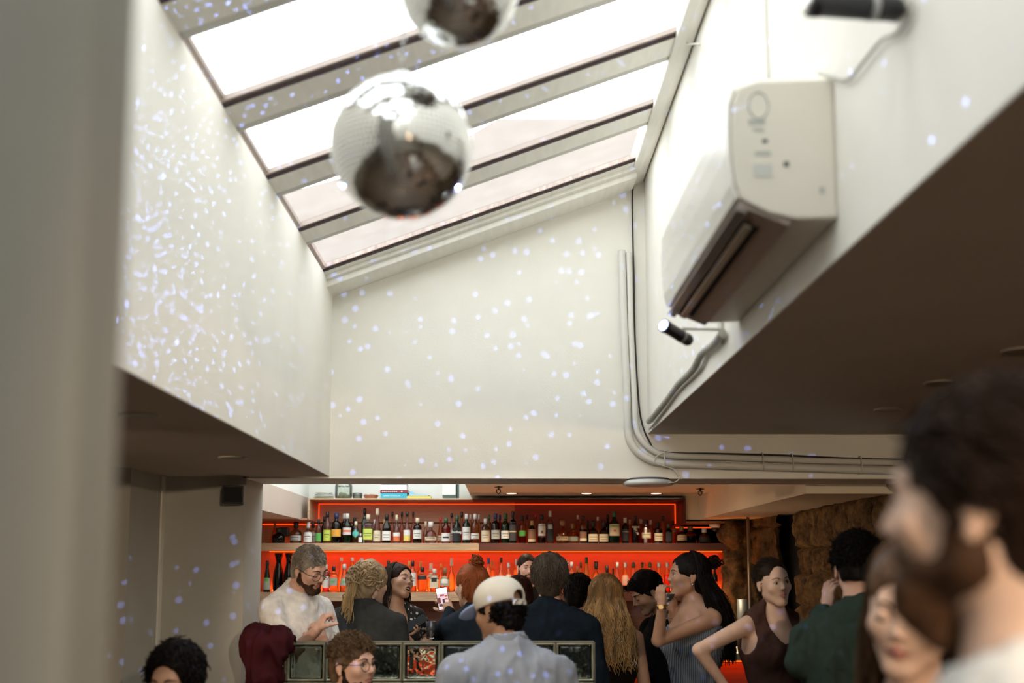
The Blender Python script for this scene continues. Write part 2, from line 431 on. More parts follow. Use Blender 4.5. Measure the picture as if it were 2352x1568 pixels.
# thick sill at the low end of the roof light where it meets the wall over the bar
struct('trim_roof_light_sill', lambda b: sloped(b, YS[-1] + .10, YB + .02, -.055, .02, XL - .01, .74), raft_m, bevel=.006)
struct('trim_roof_light_sill_lip', lambda b: sloped(b, YS[-1] + .06, YS[-1] + .12, -.02, .02, XL - .01, .74), raft_m, bevel=.004)

# ---- outside, seen hazily through the glass
ext = mat('pale_rendered_house_wall', (.20, .165, .14), .9, var=.08, vscale=1)
def house(b):
    Y = 9.5
    pts = [atY(60, 432, Y), (atY(700, 432, Y)), atY(1020, 345, Y), atY(1145, 274, Y), atY(1375, 274, Y), atY(1520, 300, Y), atY(1520, 480, Y), atY(1520, 1000, Y), atY(60, 1000, Y)]
    prism(b, [(p.x, p.z) for p in pts], 'y', Y, Y + 3)
tag(struct('neighbouring_house', house, ext), 'pale neighbouring house wall seen dimly through the low roof light panes', 'building')
del bpy.data.objects['neighbouring_house']['kind']

# ------------------------------------------------------------------ back bar room behind the opening
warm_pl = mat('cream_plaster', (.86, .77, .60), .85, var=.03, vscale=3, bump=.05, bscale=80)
ZC = CH + .655; ZW = CH + .435
def barceil(b):
    box(b, (-.307, YB + .4, ZC), (1.80, 9.95, ZC + .1))
struct('ceiling_bar', barceil, warm_pl)
struct('ceiling_bar_right', lambda b: box(b, (1.80, YB + .4, ZW), (3.6, 9.95, ZC)), warm_pl)
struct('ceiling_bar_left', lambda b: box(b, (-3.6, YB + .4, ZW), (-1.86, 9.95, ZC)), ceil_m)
cool_pl = mat('white_plaster_back_well', (.82, .84, .78), .85, var=.02, vscale=3)
struct('wall_bar_back', lambda b: box(b, (-3.6, 9.98, 0), (3.6, 10.1, CH + 1.25)), cool_pl)
struct('wall_bar_well_right', lambda b: box(b, (-.307, YB + .42, ZC + .1), (-.2, 9.98, CH + 1.0)), cool_pl)
struct('wall_bar_well_left', lambda b: box(b, (-1.96, YB + .42, ZC), (-1.86, 9.98, CH + 1.0)), cool_pl)
struct('wall_bar_left', lambda b: box(b, (-2.45, YB + .4, 0), (-2.35, 9.98, ZW)), plaster_grey)

# rough stone wall on the right
def stone_wall(name, x, y0, y1, z1, facing='x', span=None, seed=3, amp=.09):
    rs = np.random.default_rng(seed)
    step = .022
    U = np.arange(y0, y1 + step, step); V = np.arange(0, z1 + step, step)
    uu, vv = np.meshgrid(U, V, indexing='ij')
    h = np.zeros_like(uu)
    # irregular courses of rough blocks
    zc = [0]
    while zc[-1] < z1: zc.append(zc[-1] + rs.uniform(.17, .34))
    edge = np.full_like(uu, 1.0)
    for i in range(len(zc) - 1):
        c = [y0 - rs.uniform(0, .3)]
        while c[-1] < y1: c.append(c[-1] + rs.uniform(.22, .6))
        for j in range(len(c) - 1):
            w = (vv >= zc[i]) & (vv < zc[i + 1]) & (uu >= c[j]) & (uu < c[j + 1])
            if not w.any(): continue
            d = np.minimum(np.minimum(uu - c[j], c[j + 1] - uu), np.minimum(vv - zc[i], zc[i + 1] - vv))
            h[w] = (rs.uniform(-.03, .05) + np.minimum(d, .025) * 2.0)[w] + ((uu - c[j]) * rs.uniform(-.08, .08))[w]
    P3 = np.stack([uu * 1.0, vv * 1.0, uu * 0 + seed], -1)
    h += (vnoise(P3 * 4, 5) - .5) * amp * .5 + (vnoise(P3 * 13, 6) - .5) * amp * .4 + (vnoise(P3 * 30, 7) - .5) * amp * .35
    if facing == 'x': VV = np.stack([x - h, uu, vv], -1)
    else: VV = np.stack([uu, x - h, vv], -1)
    n, m = uu.shape; idx = np.arange(n * m).reshape(n, m)
    Q = np.stack([idx[:-1, :-1], idx[1:, :-1], idx[1:, 1:], idx[:-1, 1:]], -1).reshape(-1, 4)
    if facing == 'x': Q = Q[:, ::-1]
    return VV.reshape(-1, 3), Q
# ------------------------------------------------------------------ rough stone on the right of the bar
stone_m = bpy.data.materials.new('rough_brown_stone'); stone_m.use_nodes = True
nt = stone_m.node_tree; N = nt.nodes; L = nt.links; B = N['Principled BSDF']; B.inputs['Roughness'].default_value = .9; B.inputs['Specular IOR Level'].default_value = .25
tc = N.new('ShaderNodeTexCoord'); n1 = N.new('ShaderNodeTexNoise'); n1.inputs['Scale'].default_value = 7; n1.inputs['Detail'].default_value = 12; n1.inputs['Roughness'].default_value = .72; L.new(tc.outputs['Object'], n1.inputs['Vector'])
cr = N.new('ShaderNodeValToRGB'); L.new(n1.outputs['Fac'], cr.inputs[0]); cr.color_ramp.elements[0].position = .35; cr.color_ramp.elements[1].position = .7
cr.color_ramp.elements[0].color = (.022, .013, .006, 1); cr.color_ramp.elements[1].color = (.21, .125, .05, 1)
L.new(cr.outputs[0], B.inputs['Base Color'])
n2 = N.new('ShaderNodeTexNoise'); n2.inputs['Scale'].default_value = 40; n2.inputs['Detail'].default_value = 6; L.new(tc.outputs['Object'], n2.inputs['Vector'])
bp = N.new('ShaderNodeBump'); bp.inputs['Strength'].default_value = .6; bp.inputs['Distance'].default_value = .02; L.new(n2.outputs['Fac'], bp.inputs['Height']); L.new(bp.outputs[0], B.inputs['Normal'])
V, Q = stone_wall('wall_stone', 2.35, 5.81, 8.25, CH + .49, 'x', seed=3)
arr_mesh('wall_stone_right', V, Q, stone_m, smooth=False)['kind'] = 'structure'
V, Q = stone_wall('wall_stone', 2.36, 3.0, 5.79, ZR - .01, 'x', seed=5)
arr_mesh('wall_stone_near', V, Q, stone_m, smooth=False)['kind'] = 'structure'
V, Q = stone_wall('wall_stone', 2.35, 8.62, 9.9, CH + .43, 'x', seed=9)
arr_mesh('wall_stone_far', V, Q, stone_m, smooth=False)['kind'] = 'structure'
struct('wall_stone_backing', lambda b: (box(b, (2.40, 6.2, 0), (2.55, 9.98, CH + .435)), box(b, (2.42, 3.0, 0), (2.55, 5.79, ZR - .005))), mat('black_recess', (.01, .008, .006), .9))
# free end of the stone wall beside the back bar, a rough column with a jutting head
v = Vox((1.85, 9.2, 0), (2.45, 9.95, CH + .46), .022)
v.cap((2.25, 9.72, 0), (2.2, 9.72, CH + .1), .17, .15, .03)
v.cap((2.12, 9.65, .6), (2.13, 9.65, CH + .3), .08, .10, .03)
v.ell((2.07, 9.6, CH + .30), (.12, .15, .13), None, .03); v.ell((2.2, 9.7, CH + .33), (.2, .2, .16), None, .03)
v.cap((2.3, 9.7, .9), (2.32, 9.7, CH + .4), .14, .16, .03)
V, Q, _ = v.mesh(); n = vnormals(V, Q)
V = V + n * ((fbm(V * np.array([8, 8, 3]), 3, 4) * .15 + fbm(V * 24, 9, 3) * .05))[:, None]
V[:, 2] = np.clip(V[:, 2], 0, CH + .43)
tag(arr_mesh('stone_column', V, Q, stone_m, smooth=False), 'rough stone column glowing orange at the right end of the back bar', 'column')
tag(one('steel_pole', lambda b: cyl(b, (2.14, 9.15, 0), (2.14, 9.15, ZW), .013, seg=12), mat('dull_steel', (.3, .27, .22), .4, .8), smooth=True), 'thin vertical steel pole in front of the stone wall', 'pole')

# ------------------------------------------------------------------ air conditioner on the right wall of the well
ac = thing('air_conditioner', 'cream wall mounted air conditioner with open dark louvre, above the brown ceiling edge', 'air conditioner', (XR, 3.0, CH + .84))
ac_body = mat('cream_plastic', (.70, .66, .57), .45, var=.03, vscale=5)
ac_gloss = mat('glossy_cream_panel', (.74, .72, .65), .22)
y0, y1 = 2.44, 3.52
P = [atY(*p, y0) for p in [(1925, 500), (1830, 503), (1770, 490), (1728, 470), (1702, 455), (1690, 420), (1683, 350), (1681, 290), (1683, 235), (1695, 200), (1740, 186), (1915, 180)]]
prof = [(p.x, p.z) for p in P]; prof[0] = (XR - .001, prof[0][1]); prof[-1] = (XR - .001, prof[-1][1])
one('housing', lambda b: prism(b, prof, 'y', y0, y1), ac_body, ac, bevel=.006)
fx = [(p.x, p.z) for p in P[4:10]]
def fp(b):
    o = [(x - .012, z) for x, z in fx]; i = [(x - .001, z) for x, z in fx[::-1]]
    prism(b, o + i, 'y', y0 + .006, y1 - .006)
one('front_panel', fp, ac_gloss, ac, bevel=.003)
# mirror-dark underside with the hanging louvre and the black outlet slot
a, bb, c2 = P[4], P[3], P[1]
def under(b, u0, u1, off0, off1, ya, yb):
    A = Vector((P[4].x + .004, P[4].z)); E = Vector((P[1].x, P[1].z)); d = (E - A); nrm = Vector((d.y, -d.x)).normalized()
    if nrm.y > 0: nrm = -nrm
    q = [A + d * u0 + nrm * off0, A + d * u1 + nrm * off0, A + d * u1 + nrm * off1, A + d * u0 + nrm * off1]
    prism(b, [(p.x, p.y) for p in q], 'y', ya, yb)
smoke = mat('smoky_glossy_plastic', (.20, .18, .155), .18)
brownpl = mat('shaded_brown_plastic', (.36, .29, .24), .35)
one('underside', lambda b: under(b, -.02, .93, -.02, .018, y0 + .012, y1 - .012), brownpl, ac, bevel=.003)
one('louvre_rail', lambda b: under(b, -.04, .16, .018, .03, y0 + .01, y1 - .01), smoke, ac, bevel=.002)
one('air_outlet', lambda b: under(b, .20, .52, .012, .022, y0 + .09, y1 - .07), mat('black_void', (.006, .006, .006), .9), ac)
one('louvre', lambda b: under(b, .23, .385, .028, .036, y0 + .07, y1 - .06), mat('brass_tinted_louvre', (.45, .40, .31), .25, .3), ac, bevel=.003)
gl = mat('faded_grey_print', (.42, .44, .40), .6); gd = mat('dark_print', (.10, .11, .10), .6)
def onside(px, py, w, h, m, name):
    p = atY(px, py, y0)
    one(name, lambda b: box(b, (p.x - w / 2, y0 - .0016, p.z - h / 2), (p.x + w / 2, y0 + .001, p.z + h / 2)), m, ac)
def badge(b):
    p = atY(1742, 242, y0); pts = [p + Vector((math.cos(t) * .024, -.001, math.sin(t) * .034)) for t in [2 * PI * k / 20 for k in range(21)]]
    tube(b, pts, .0016, 5)
one('badge_ring', badge, gl, ac)
for px, py, w, h in ((1738, 280, .04, .012), (1742, 298, .026, .007), (1757, 324, .014, .008), (1752, 352, .038, .009)): onside(px, py, w, h, gl if px != 1757 else gd, 'printed_mark')
onside(1752, 392, .046, .032, mat('pale_grey_sticker', (.55, .56, .52), .6), 'sticker')
onside(1806, 377, .013, .013, gd, 'screw_cap'); onside(1888, 437, .012, .016, gl, 'screw_cap')

# ------------------------------------------------------------------ lamps on brackets that light the mirror balls
def pinspot(name, label, lens, tail, r, lit, mount):
    t = thing(name, label, 'spotlight', tail, 'pin spotlights aimed at the mirror balls')
    d = (Vector(tail) - Vector(lens)); ln = d.length; d.normalize()
    def body(b):
        lathe(b, [(r * 1.06, 0), (r * 1.06, ln * .12), (r, ln * .14), (r, ln * .62), (r * 1.02, ln * .63), (r * 1.02, ln * .74), (r, ln * .75), (r, ln * .93), (r * .8, ln)], lens, 24, axis=d)
    one('lamp_body', body, black_pl, t)
    one('lamp_band', lambda b: lathe(b, [(r * 1.05, ln * .645), (r * 1.05, ln * .725)], lens, 24, axis=d), mat('grey_band', (.35, .35, .34), .4), t)
    one('lens', lambda b: lathe(b, [(r * .86, -.001), (r * .6, -.006), (.0001, -.009)], lens, 20, axis=d), emis('blue_white_lens', (.45, .52, 1), 9) if lit else chrome, t)
    def br(b):
        m = Vector(lens) + d * ln * .7
        tube(b, [m, m + Vector((0, 0, r * 1.3)), Vector(mount)], .006, 8)
        box(b, (XR - .012, mount[1] - .03, mount[2] - .03), (XR, mount[1] + .03, mount[2] + .03))
    one('bracket', br, mat('white_metal_bracket', (.6, .58, .52), .4), t)
l1 = atY(1524, 747, 3.60); t1 = atY(1584, 783, 3.70)
pinspot('pin_spotlight', 'small black spotlight with a lit bluish lens below the air conditioner', l1, t1, .022, True, (XR, 3.78, t1.z + .06))
l2 = atY(1858, 8, 1.95); t2 = atY(2068, 22, 1.98)
pinspot('pin_spotlight', 'larger black spotlight at the top edge above the air conditioner', l2, t2, .024, False, (XR, 2.0, t2.z + .03))
lamp('pin_spot_beam', 'SPOT', (l1.x - .02, l1.y - .01, l1.z), 50, (.35, .42, 1), (Vector(atY(960, 400, 2.2)) - l1).to_track_quat('-Z', 'Y').to_euler(), spot_size=R(12), spot_blend=.4, shadow_soft_size=.03)

# wires and pipes
wire_w = mat('white_painted_cable', (.62, .60, .53), .5)
def cable(name, label, pts, r, m, n=6, cat='cable', group=None):
    o = one(name, lambda b: tube(b, smooth_path(pts, n), r, 8), m); return tag(o, label, cat, group)
xw = XR - .012
cable('power_cable', 'grey wire hanging in a loop from the upper spotlight to the air conditioner', [atX(*p, xw) for p in [(2092, 0), (2088, 40), (2060, 75), (2025, 92), (1985, 140), (1948, 182), (1912, 178), (1880, 168)]], .0045, mat('grey_cable', (.40, .385, .34), .5))
cable('power_cable', 'thin wire running straight down the wall into the top of the air conditioner', [atX(*p, XR - .006) for p in [(1758, -60), (1760, 60), (1765, 180)]], .003, wire_w)
cable('condensate_pipe', 'taped grey pipe running from the air conditioner down the ceiling edge to the corner', [atX(*p, XR - .02) for p in [(1660, 765), (1640, 790), (1612, 812), (1592, 848), (1560, 880), (1532, 918), (1490, 968)]], .016, mat('grey_taped_pipe', (.46, .45, .40), .6, var=.15, vscale=30), cat='pipe')
cable('power_cable', 'white cable beside the taped pipe below the air conditioner', [atX(*p, XR - .012) for p in [(1625, 810), (1605, 850), (1560, 895), (1530, 935), (1492, 985)]], .006, wire_w)
yb = YB - .03
V1 = [(1428, 575), (1430, 640), (1434, 760), (1440, 900), (1442, 985), (1455, 1025), (1485, 1052), (1530, 1064), (1650, 1069), (1850, 1075), (2110, 1082)]
V2 = [(1444, 580), (1446, 640), (1449, 760), (1456, 900), (1460, 975), (1472, 1008), (1500, 1034), (1540, 1046), (1650, 1050), (1850, 1057), (2110, 1064)]
pw = mat('white_painted_pipe', (.72, .70, .64), .45)
cable('fat_pipe', 'outer fat white pipe bending from the well wall along the beam', [atY(*p, yb) for p in V1], .021, pw, cat='pipe', group='pipes on the wall over the bar')
cable('fat_pipe', 'inner white pipe bending from the well wall along the beam', [atY(*p, yb) for p in V2], .017, pw, cat='pipe', group='pipes on the wall over the bar')
blk = mat('black_cable', (.025, .015, .015), .5)
cable('black_cable', 'thin black cable hanging down the corner and along the beam above the white pipes', [atX(1606, -30, .80), atX(1602, 30, .80), atX(1578, 100, .80), atX(1568, 150, .79), atX(1545, 190, .79), atX(1500, 262, .775), atX(1480, 300, .76)] + [atY(*p, yb + .01) for p in [(1466, 380), (1453, 440), (1454, 560), (1456, 640), (1458, 760), (1464, 880), (1472, 960), (1490, 1010), (1520, 1037), (1650, 1041), (1800, 1045), (1950, 1052), (2110, 1056)]], .0048, blk, 5)
cable('white_cord', 'thin white cord looping from the pipes down to the round lamp under the beam', [atY(*p, yb - .02) for p in [(1524, 1040), (1508, 1048), (1504, 1062), (1525, 1070), (1550, 1078), (1561, 1095), (1552, 1106), (1535, 1108)]], .003, wire_w)
for k, (px, py, l) in enumerate([(1525, 1055, 'curled plastic tie where the white pipes bend onto the beam'), (1750, 1060, 'plastic tie around the white pipes, first along the beam'), (1818, 1062, 'plastic tie around the white pipes, second along the beam'), (1975, 1068, 'plastic tie around the white pipes, third along the beam')]):
    p = atY(px, py, yb)
    tag(one('cable_tie', lambda b: tube(b, [p + Vector((0, math.cos(t) * .035, math.sin(t) * .05)) for t in [2 * PI * j / 14 for j in range(15)]], .003, 5), wire_w), l, 'cable tie', 'cable ties')
for k, (pts, l) in enumerate([([(1576, 90), (1580, 102), (1605, 100), (1607, 104)], 'cable clip with a loose end high on the roof light curb'), ([(1462, 302), (1468, 297), (1480, 296), (1494, 290)], 'cable clip with a loose end at the lower roof light corner')]):
    tag(one('cable_clip', lambda b: tube(b, [atX(*p, .77) for p in pts], .004, 6), wire_w), l, 'cable clip')

# surface lamp under the beam
lp = atY(1491, 1109, YB - .0); fl = thing('surface_lamp', 'round flat white lamp hanging just under the beam', 'lamp', (lp.x, YB + .05, CH + .47))
one('lamp_disc', lambda b: lathe(b, [(.11, .0), (.138, .006), (.138, .022), (.12, .032)], (lp.x, YB + .05, CH + .452), 32), mat('white_lamp_housing', (.66, .68, .68), .4), fl)
one('lamp_collar', lambda b: lathe(b, [(.12, 0), (.12, .012)], (lp.x, YB + .05, CH + .482), 24), mat('dark_gasket', (.05, .05, .06), .6), fl)

# recessed downlights: lit ones in the bar are seen, those out of view added
rim_m = mat('brushed_rim', (.38, .33, .27), .4, .2)
def downlight(label, x, y, z, lit, r=.045, energy=0, col=(1, .76, .52), aim=None):
    t = thing('recessed_downlight', label, 'ceiling light', (x, y, z), 'recessed downlights')
    one('rim', lambda b: (lathe(b, [(r, -.004), (r * 1.3, -.006), (r * 1.32, 0)], (x, y, z), 28, cap=False)), rim_m, t)
    one('lamp_face', lambda b: lathe(b, [(r, -.003), (.0001, -.002)], (x, y, z), 24), emis('lit_warm_lens', (1, .62, .38), 14) if lit else mat('unlit_lens', (.32, .28, .22), .3), t)
    if energy: lamp('downlight_lamp', 'SPOT', (x, y, z - .02), energy, col, (0, 0, 0) if aim is None else (Vector(aim) - Vector((x, y, z))).to_track_quat('-Z', 'Y').to_euler(), spot_size=R(120 if aim is None else 52), spot_blend=.6 if aim is None else .35, shadow_soft_size=.05)
for px, l in ((1175, 'left lit downlight in the bar ceiling'), (1347, 'middle lit downlight in the bar ceiling'), (1507, 'right lit downlight in the bar ceiling')):
    p = ray(px, 1132); s = (ZC - CH) / p.z; downlight(l, p.x * s, p.y * s, ZC, True, .045, 24)
def on_ceiling(px, py, z): p = ray(px, py); s = (z - CH) / p.z; return p.x * s, p.y * s
for px, py, z, l in ((320, 952, ZL, 'unlit downlight in the left ceiling beside the blurred pillar'), (535, 1050, ZL, 'unlit downlight in the left ceiling close to the small speaker'), (2160, 878, ZR, 'unlit downlight nearest in the brown right ceiling'), (2040, 939, ZR, 'unlit downlight farthest in the brown right ceiling'), (2345, 805, ZR, 'unlit downlight cut off by the right edge of the brown ceiling')):
    x, y = on_ceiling(px, py, z); downlight(l, x, y, z, False, .05)
# warm fill lamps added out of view to brighten the room and the people
for x, y, e, l_ in ((1.75, 1.0, 60, 'over the tables at the near right'), (2.6, 3.4, 24, 'in the middle of the right ceiling'), (-2.3, 2.2, 25, 'in the left ceiling'), (2.9, 5.2, 5, 'close to the stone wall'), (1.4, -1.2, 30, 'behind the photographer'), (2.40, 4.6, 8, 'above the man in the green shirt'), (-2.6, 4.2, 8, 'above the end of the glass blocks')):
    downlight('added fill downlight out of the picture, ' + l_, x, y, (ZR if x > 0 else ZL) if abs(x) > 1 else ZL, True, .045, e)
def sprinkler(label, px, py):
    p = ray(px, py); s = (ZC - CH) / p.z; x, y = p.x * s, p.y * s
    t = thing('fire_sprinkler', label, 'sprinkler', (x, y, ZC), 'ceiling sprinklers')
    dk = mat('dark_bronze', (.06, .045, .03), .4, .6)
    one('stem', lambda b: cyl(b, (x, y, ZC), (x, y, ZC - .03), .009), dk, t)
    one('yoke', lambda b: (tube(b, [(x - .014, y, ZC - .022), (x - .016, y, ZC - .045), (x, y, ZC - .062)], .004, 6), tube(b, [(x + .014, y, ZC - .022), (x + .016, y, ZC - .045), (x, y, ZC - .062)], .004, 6)), dk, t)
    one('deflector', lambda b: lathe(b, [(.0001, -.012), (.034, -.010), (.034, -.006)], (x, y, ZC), 16), dk, t)
sprinkler('dark bronze sprinkler beside the left bar downlight', 1145, 1117); sprinkler('dark bronze sprinkler right of the bar downlights', 1608, 1121)

# ------------------------------------------------------------------ mirror balls
mirror = bpy.data.materials.new('mirror_tiles'); mirror.use_nodes = True
B = mirror.node_tree.nodes['Principled BSDF']; B.inputs['Base Color'].default_value = (.86, .87, .86, 1); B.inputs['Metallic'].default_value = 1; B.inputs['Roughness'].default_value = .07
def mirror_ball(label, c, r, top):
    t = thing('mirror_ball', label, 'mirror ball', c, 'mirror balls under the roof light')
    rs = np.random.default_rng(4); V = []; Qd = []
    step = .0105; nr = int(PI * r / step)
    for i in range(1, nr - 1):
        a0 = PI * i / nr - PI / 2; a1 = PI * (i + 1) / nr - PI / 2; am = (a0 + a1) / 2
        m = max(4, int(2 * PI * r * math.cos(am) / step))
        for j in range(m):
            b0 = 2 * PI * j / m; b1 = 2 * PI * (j + 1) / m; g = .05
            jt = rs.normal(0, .0035, 2)
            q = []
            for aa, bb2 in ((a0 + (a1 - a0) * g, b0 + (b1 - b0) * g), (a0 + (a1 - a0) * g, b1 - (b1 - b0) * g), (a1 - (a1 - a0) * g, b1 - (b1 - b0) * g), (a1 - (a1 - a0) * g, b0 + (b1 - b0) * g)):
                rr = r * (1 + jt[0] * (bb2 - (b0 + b1) / 2) + jt[1] * (aa - am))
                q.append((c[0] + rr * math.cos(aa) * math.cos(bb2), c[1] + rr * math.cos(aa) * math.sin(bb2), c[2] + rr * math.sin(aa)))
            n = len(V); V += q; Qd.append((n, n + 1, n + 2, n + 3))
    arr_mesh('mirror_tiling', np.array(V), np.array(Qd), mirror, t, smooth=False)
    def core(b): bmesh.ops.create_uvsphere(b, u_segments=48, v_segments=24, radius=r * .992, matrix=Matrix.Translation(c))
    one('core', core, mat('grey_grout', (.42, .42, .40), .5), t, smooth=True)
    one('hanger_cap', lambda b: lathe(b, [(.03, r * .985), (.022, r + .012), (.008, r + .02)], c, 20), chrome, t)
    def chain(b):
        z = c[2] + r + .016; k = 0
        while z < top:
            M = Matrix.Translation((c[0], c[1], z)) @ Matrix.Rotation(k * PI / 2, 4, 'Z')
            tube(b, [M @ Vector((math.cos(tt) * .006, 0, math.sin(tt) * .013)) for tt in [2 * PI * j / 8 for j in range(9)]], .0018, 5, caps=False)
            z += .021; k += 1
    one('chain', chain, mat('dull_chain', (.5, .5, .48), .35, .8), t)
b1 = atY(923, 340, 2.2); mirror_ball('large mirror ball hanging lower, fully in view, in front of the roof light', b1, .1545, roofz(b1.x) + CH * 0 + .0)
b2 = atY(1054, -34, 2.02); mirror_ball('mirror ball hanging higher, cut off by the top of the picture', b2, .123, roofz(b2.x))
# added patterned point lamps stand in for light thrown back by the tiles
def thrown(name, loc, energy, scale, size, col, seed, soft=.004, graze=0):
    o = lamp(name, 'POINT', loc, energy, col, (0, 0, 0), shadow_soft_size=soft)
    l = o.data; l.use_nodes = True; N = l.node_tree.nodes; L = l.node_tree.links; E = N['Emission']
    g = N.new('ShaderNodeNewGeometry'); vm = N.new('ShaderNodeVectorMath'); vm.operation = 'SCALE'; vm.inputs['Scale'].default_value = scale
    L.new(g.outputs['Incoming'], vm.inputs[0])
    v = N.new('ShaderNodeTexVoronoi'); v.inputs['Scale'].default_value = 1; v.inputs['Randomness'].default_value = seed
    L.new(vm.outputs[0], v.inputs['Vector'])
    m = N.new('ShaderNodeMapRange'); m.inputs[1].default_value = size; m.inputs[2].default_value = size * .75; m.inputs[3].default_value = 0; m.inputs[4].default_value = 1
    L.new(v.outputs['Distance'], m.inputs[0])
    sx = N.new('ShaderNodeSeparateXYZ'); L.new(g.outputs['Incoming'], sx.inputs[0]); ab = N.new('ShaderNodeMath'); ab.operation = 'ABSOLUTE'; L.new(sx.outputs[1], ab.inputs[0])
    rm = N.new('ShaderNodeMapRange'); rm.inputs[1].default_value = .35; rm.inputs[2].default_value = .97; rm.inputs[3].default_value = .6 if graze else 1; rm.inputs[4].default_value = graze or 1; L.new(ab.outputs[0], rm.inputs[0])
    ml = N.new('ShaderNodeMath'); ml.operation = 'MULTIPLY'; L.new(m.outputs[0], ml.inputs[0]); L.new(rm.outputs[0], ml.inputs[1]); L.new(ml.outputs[0], E.inputs['Strength'])
    return o
thrown('stand_in_reflections_left', (b1.x - .125, b1.y + .112, b1.z - .03), 17, 42, .24, (.22, .38, 1), .8, graze=14)
thrown('stand_in_reflections_far', (b1.x + .04, b1.y + .17, b1.z - .05), 170, 16, .10, (.26, .38, 1), .5)

# small speaker on the pier
sp = atY(543, 1139, YB); t = thing('wall_speaker', 'small black speaker high on the left pier', 'speaker', (sp.x, YB, sp.z))
Rm = Matrix.Rotation(R(12), 3, 'Z')
one('cabinet', lambda b: obox(b, (sp.x, YB - .07, sp.z), [Rm @ Vector(a) for a in ((1, 0, 0), (0, 1, 0), (0, 0, 1))], (.056, .05, .05)), black_pl, t, bevel=.006)
one('wall_bracket', lambda b: cyl(b, (sp.x, YB - .04, sp.z), (sp.x, YB + .001, sp.z), .012), black_pl, t)
one('grille', lambda b: obox(b, Vector((sp.x, YB - .07, sp.z)) + Rm @ Vector((0, -.051, 0)), [Rm @ Vector(a) for a in ((1, 0, 0), (0, 1, 0), (0, 0, 1))], (.048, .003, .042)), mat('black_mesh_cloth', (.02, .02, .022), .9, bump=.4, bscale=900), t)

# ------------------------------------------------------------------ glass block partition
pt_ = thing('glass_block_partition', 'low partition of greenish glass blocks across the room in front of the bar crowd', 'partition', (-1.33 + .9, 5.4, 0))
YP = 5.36; px0 = atY(571, 1470, YP).x; pitch = (atY(1365, 1470, YP).x - px0) / 9; zt = atY(1000, 1470, YP).z
gm = bpy.data.materials.new('greenish_block_glass'); gm.use_nodes = True; nt = gm.node_tree; N = nt.nodes; L = nt.links; B = N['Principled BSDF']
B.inputs['Base Color'].default_value = (.82, .88, .78, 1); B.inputs['Transmission Weight'].default_value = 1; B.inputs['Roughness'].default_value = .03; B.inputs['IOR'].default_value = 1.45
tc = N.new('ShaderNodeTexCoord'); nn = N.new('ShaderNodeTexNoise'); nn.inputs['Scale'].default_value = 18; L.new(tc.outputs['Object'], nn.inputs['Vector']); bp = N.new('ShaderNodeBump'); bp.inputs['Strength'].default_value = .5; bp.inputs['Distance'].default_value = .02; L.new(nn.outputs['Fac'], bp.inputs['Height']); L.new(bp.outputs[0], B.inputs['Normal'])
frame_g = mat('olive_glass_edge', (.30, .30, .21), .12, .2, var=.2, vscale=20, coat=.6)
th = .085
def blk_bm(b):
    h = pitch / 2 - .004; iw = h - .010
    # outer rim ring with rounded steps
    for s in (-1, 1):
        pass
    ring = [(h, 0), (h, th), (h - .004, th), (iw, th - .007), (iw, .007), (h - .004, 0)]
    for i in range(len(ring)):
        a, c = ring[i], ring[(i + 1) % len(ring)]
        q0 = [b.verts.new((sx * a[0], a[1], sz * a[0])) for sx, sz in ((-1, -1), (1, -1), (1, 1), (-1, 1))]
        q1 = [b.verts.new((sx * c[0], c[1], sz * c[0])) for sx, sz in ((-1, -1), (1, -1), (1, 1), (-1, 1))]
        for k in range(4): b.faces.new((q0[k], q0[(k + 1) % 4], q1[(k + 1) % 4], q1[k]))
    bmesh.ops.remove_doubles(b, verts=b.verts, dist=1e-5); bmesh.ops.recalc_face_normals(b, faces=b.faces)
def lens_bm(b):
    h = pitch / 2 - .014
    for y_, s in ((.010, -1), (th - .010, 1)):
        n = 10; g = [[b.verts.new((-h + 2 * h * i / n, y_ + s * .004 * math.cos(PI * (i / n - .5)) * math.cos(PI * (j / n - .5)) - (s * .003), -h + 2 * h * j / n)) for j in range(n + 1)] for i in range(n + 1)]
        g2 = [[b.verts.new(v.co + Vector((0, s * -.006, 0))) for v in row] for row in g]
        for i in range(n):
            for j in range(n):
                b.faces.new((g[i][j], g[i + 1][j], g[i + 1][j + 1], g[i][j + 1])).smooth = True; b.faces.new((g2[i][j + 1], g2[i + 1][j + 1], g2[i + 1][j], g2[i][j])).smooth = True
        per = [(i, 0) for i in range(n)] + [(n, j) for j in range(n)] + [(i, n) for i in range(n, 0, -1)] + [(0, j) for j in range(n, 0, -1)]
        for k in range(len(per)):
            (i, j), (i2, j2) = per[k], per[(k + 1) % len(per)]
            b.faces.new((g[i][j], g[i2][j2], g2[i2][j2], g2[i][j]))
    bmesh.ops.recalc_face_normals(b, faces=b.faces)
proto = None
for r_ in range(6):
    for c_ in range(9):
        if c_ == 0 and r_ == 0: pass
        cx = px0 + pitch * (c_ + .5); cz = zt - .012 - pitch * (r_ + .5)
        if proto is None:
            proto = one('glass_block', blk_bm, frame_g, pt_, bevel=.002); lens = one('block_face', lens_bm, gm, pt_)
            lens.parent = proto; lens.matrix_parent_inverse = Matrix.Identity(4)
            o = proto
        else:
            o = proto.copy(); C.objects.link(o); q = lens.copy(); C.objects.link(q); q.parent = o; q.matrix_parent_inverse = Matrix.Identity(4)
        o.location = (cx, YP, cz)
x1_ = px0 + 9 * pitch
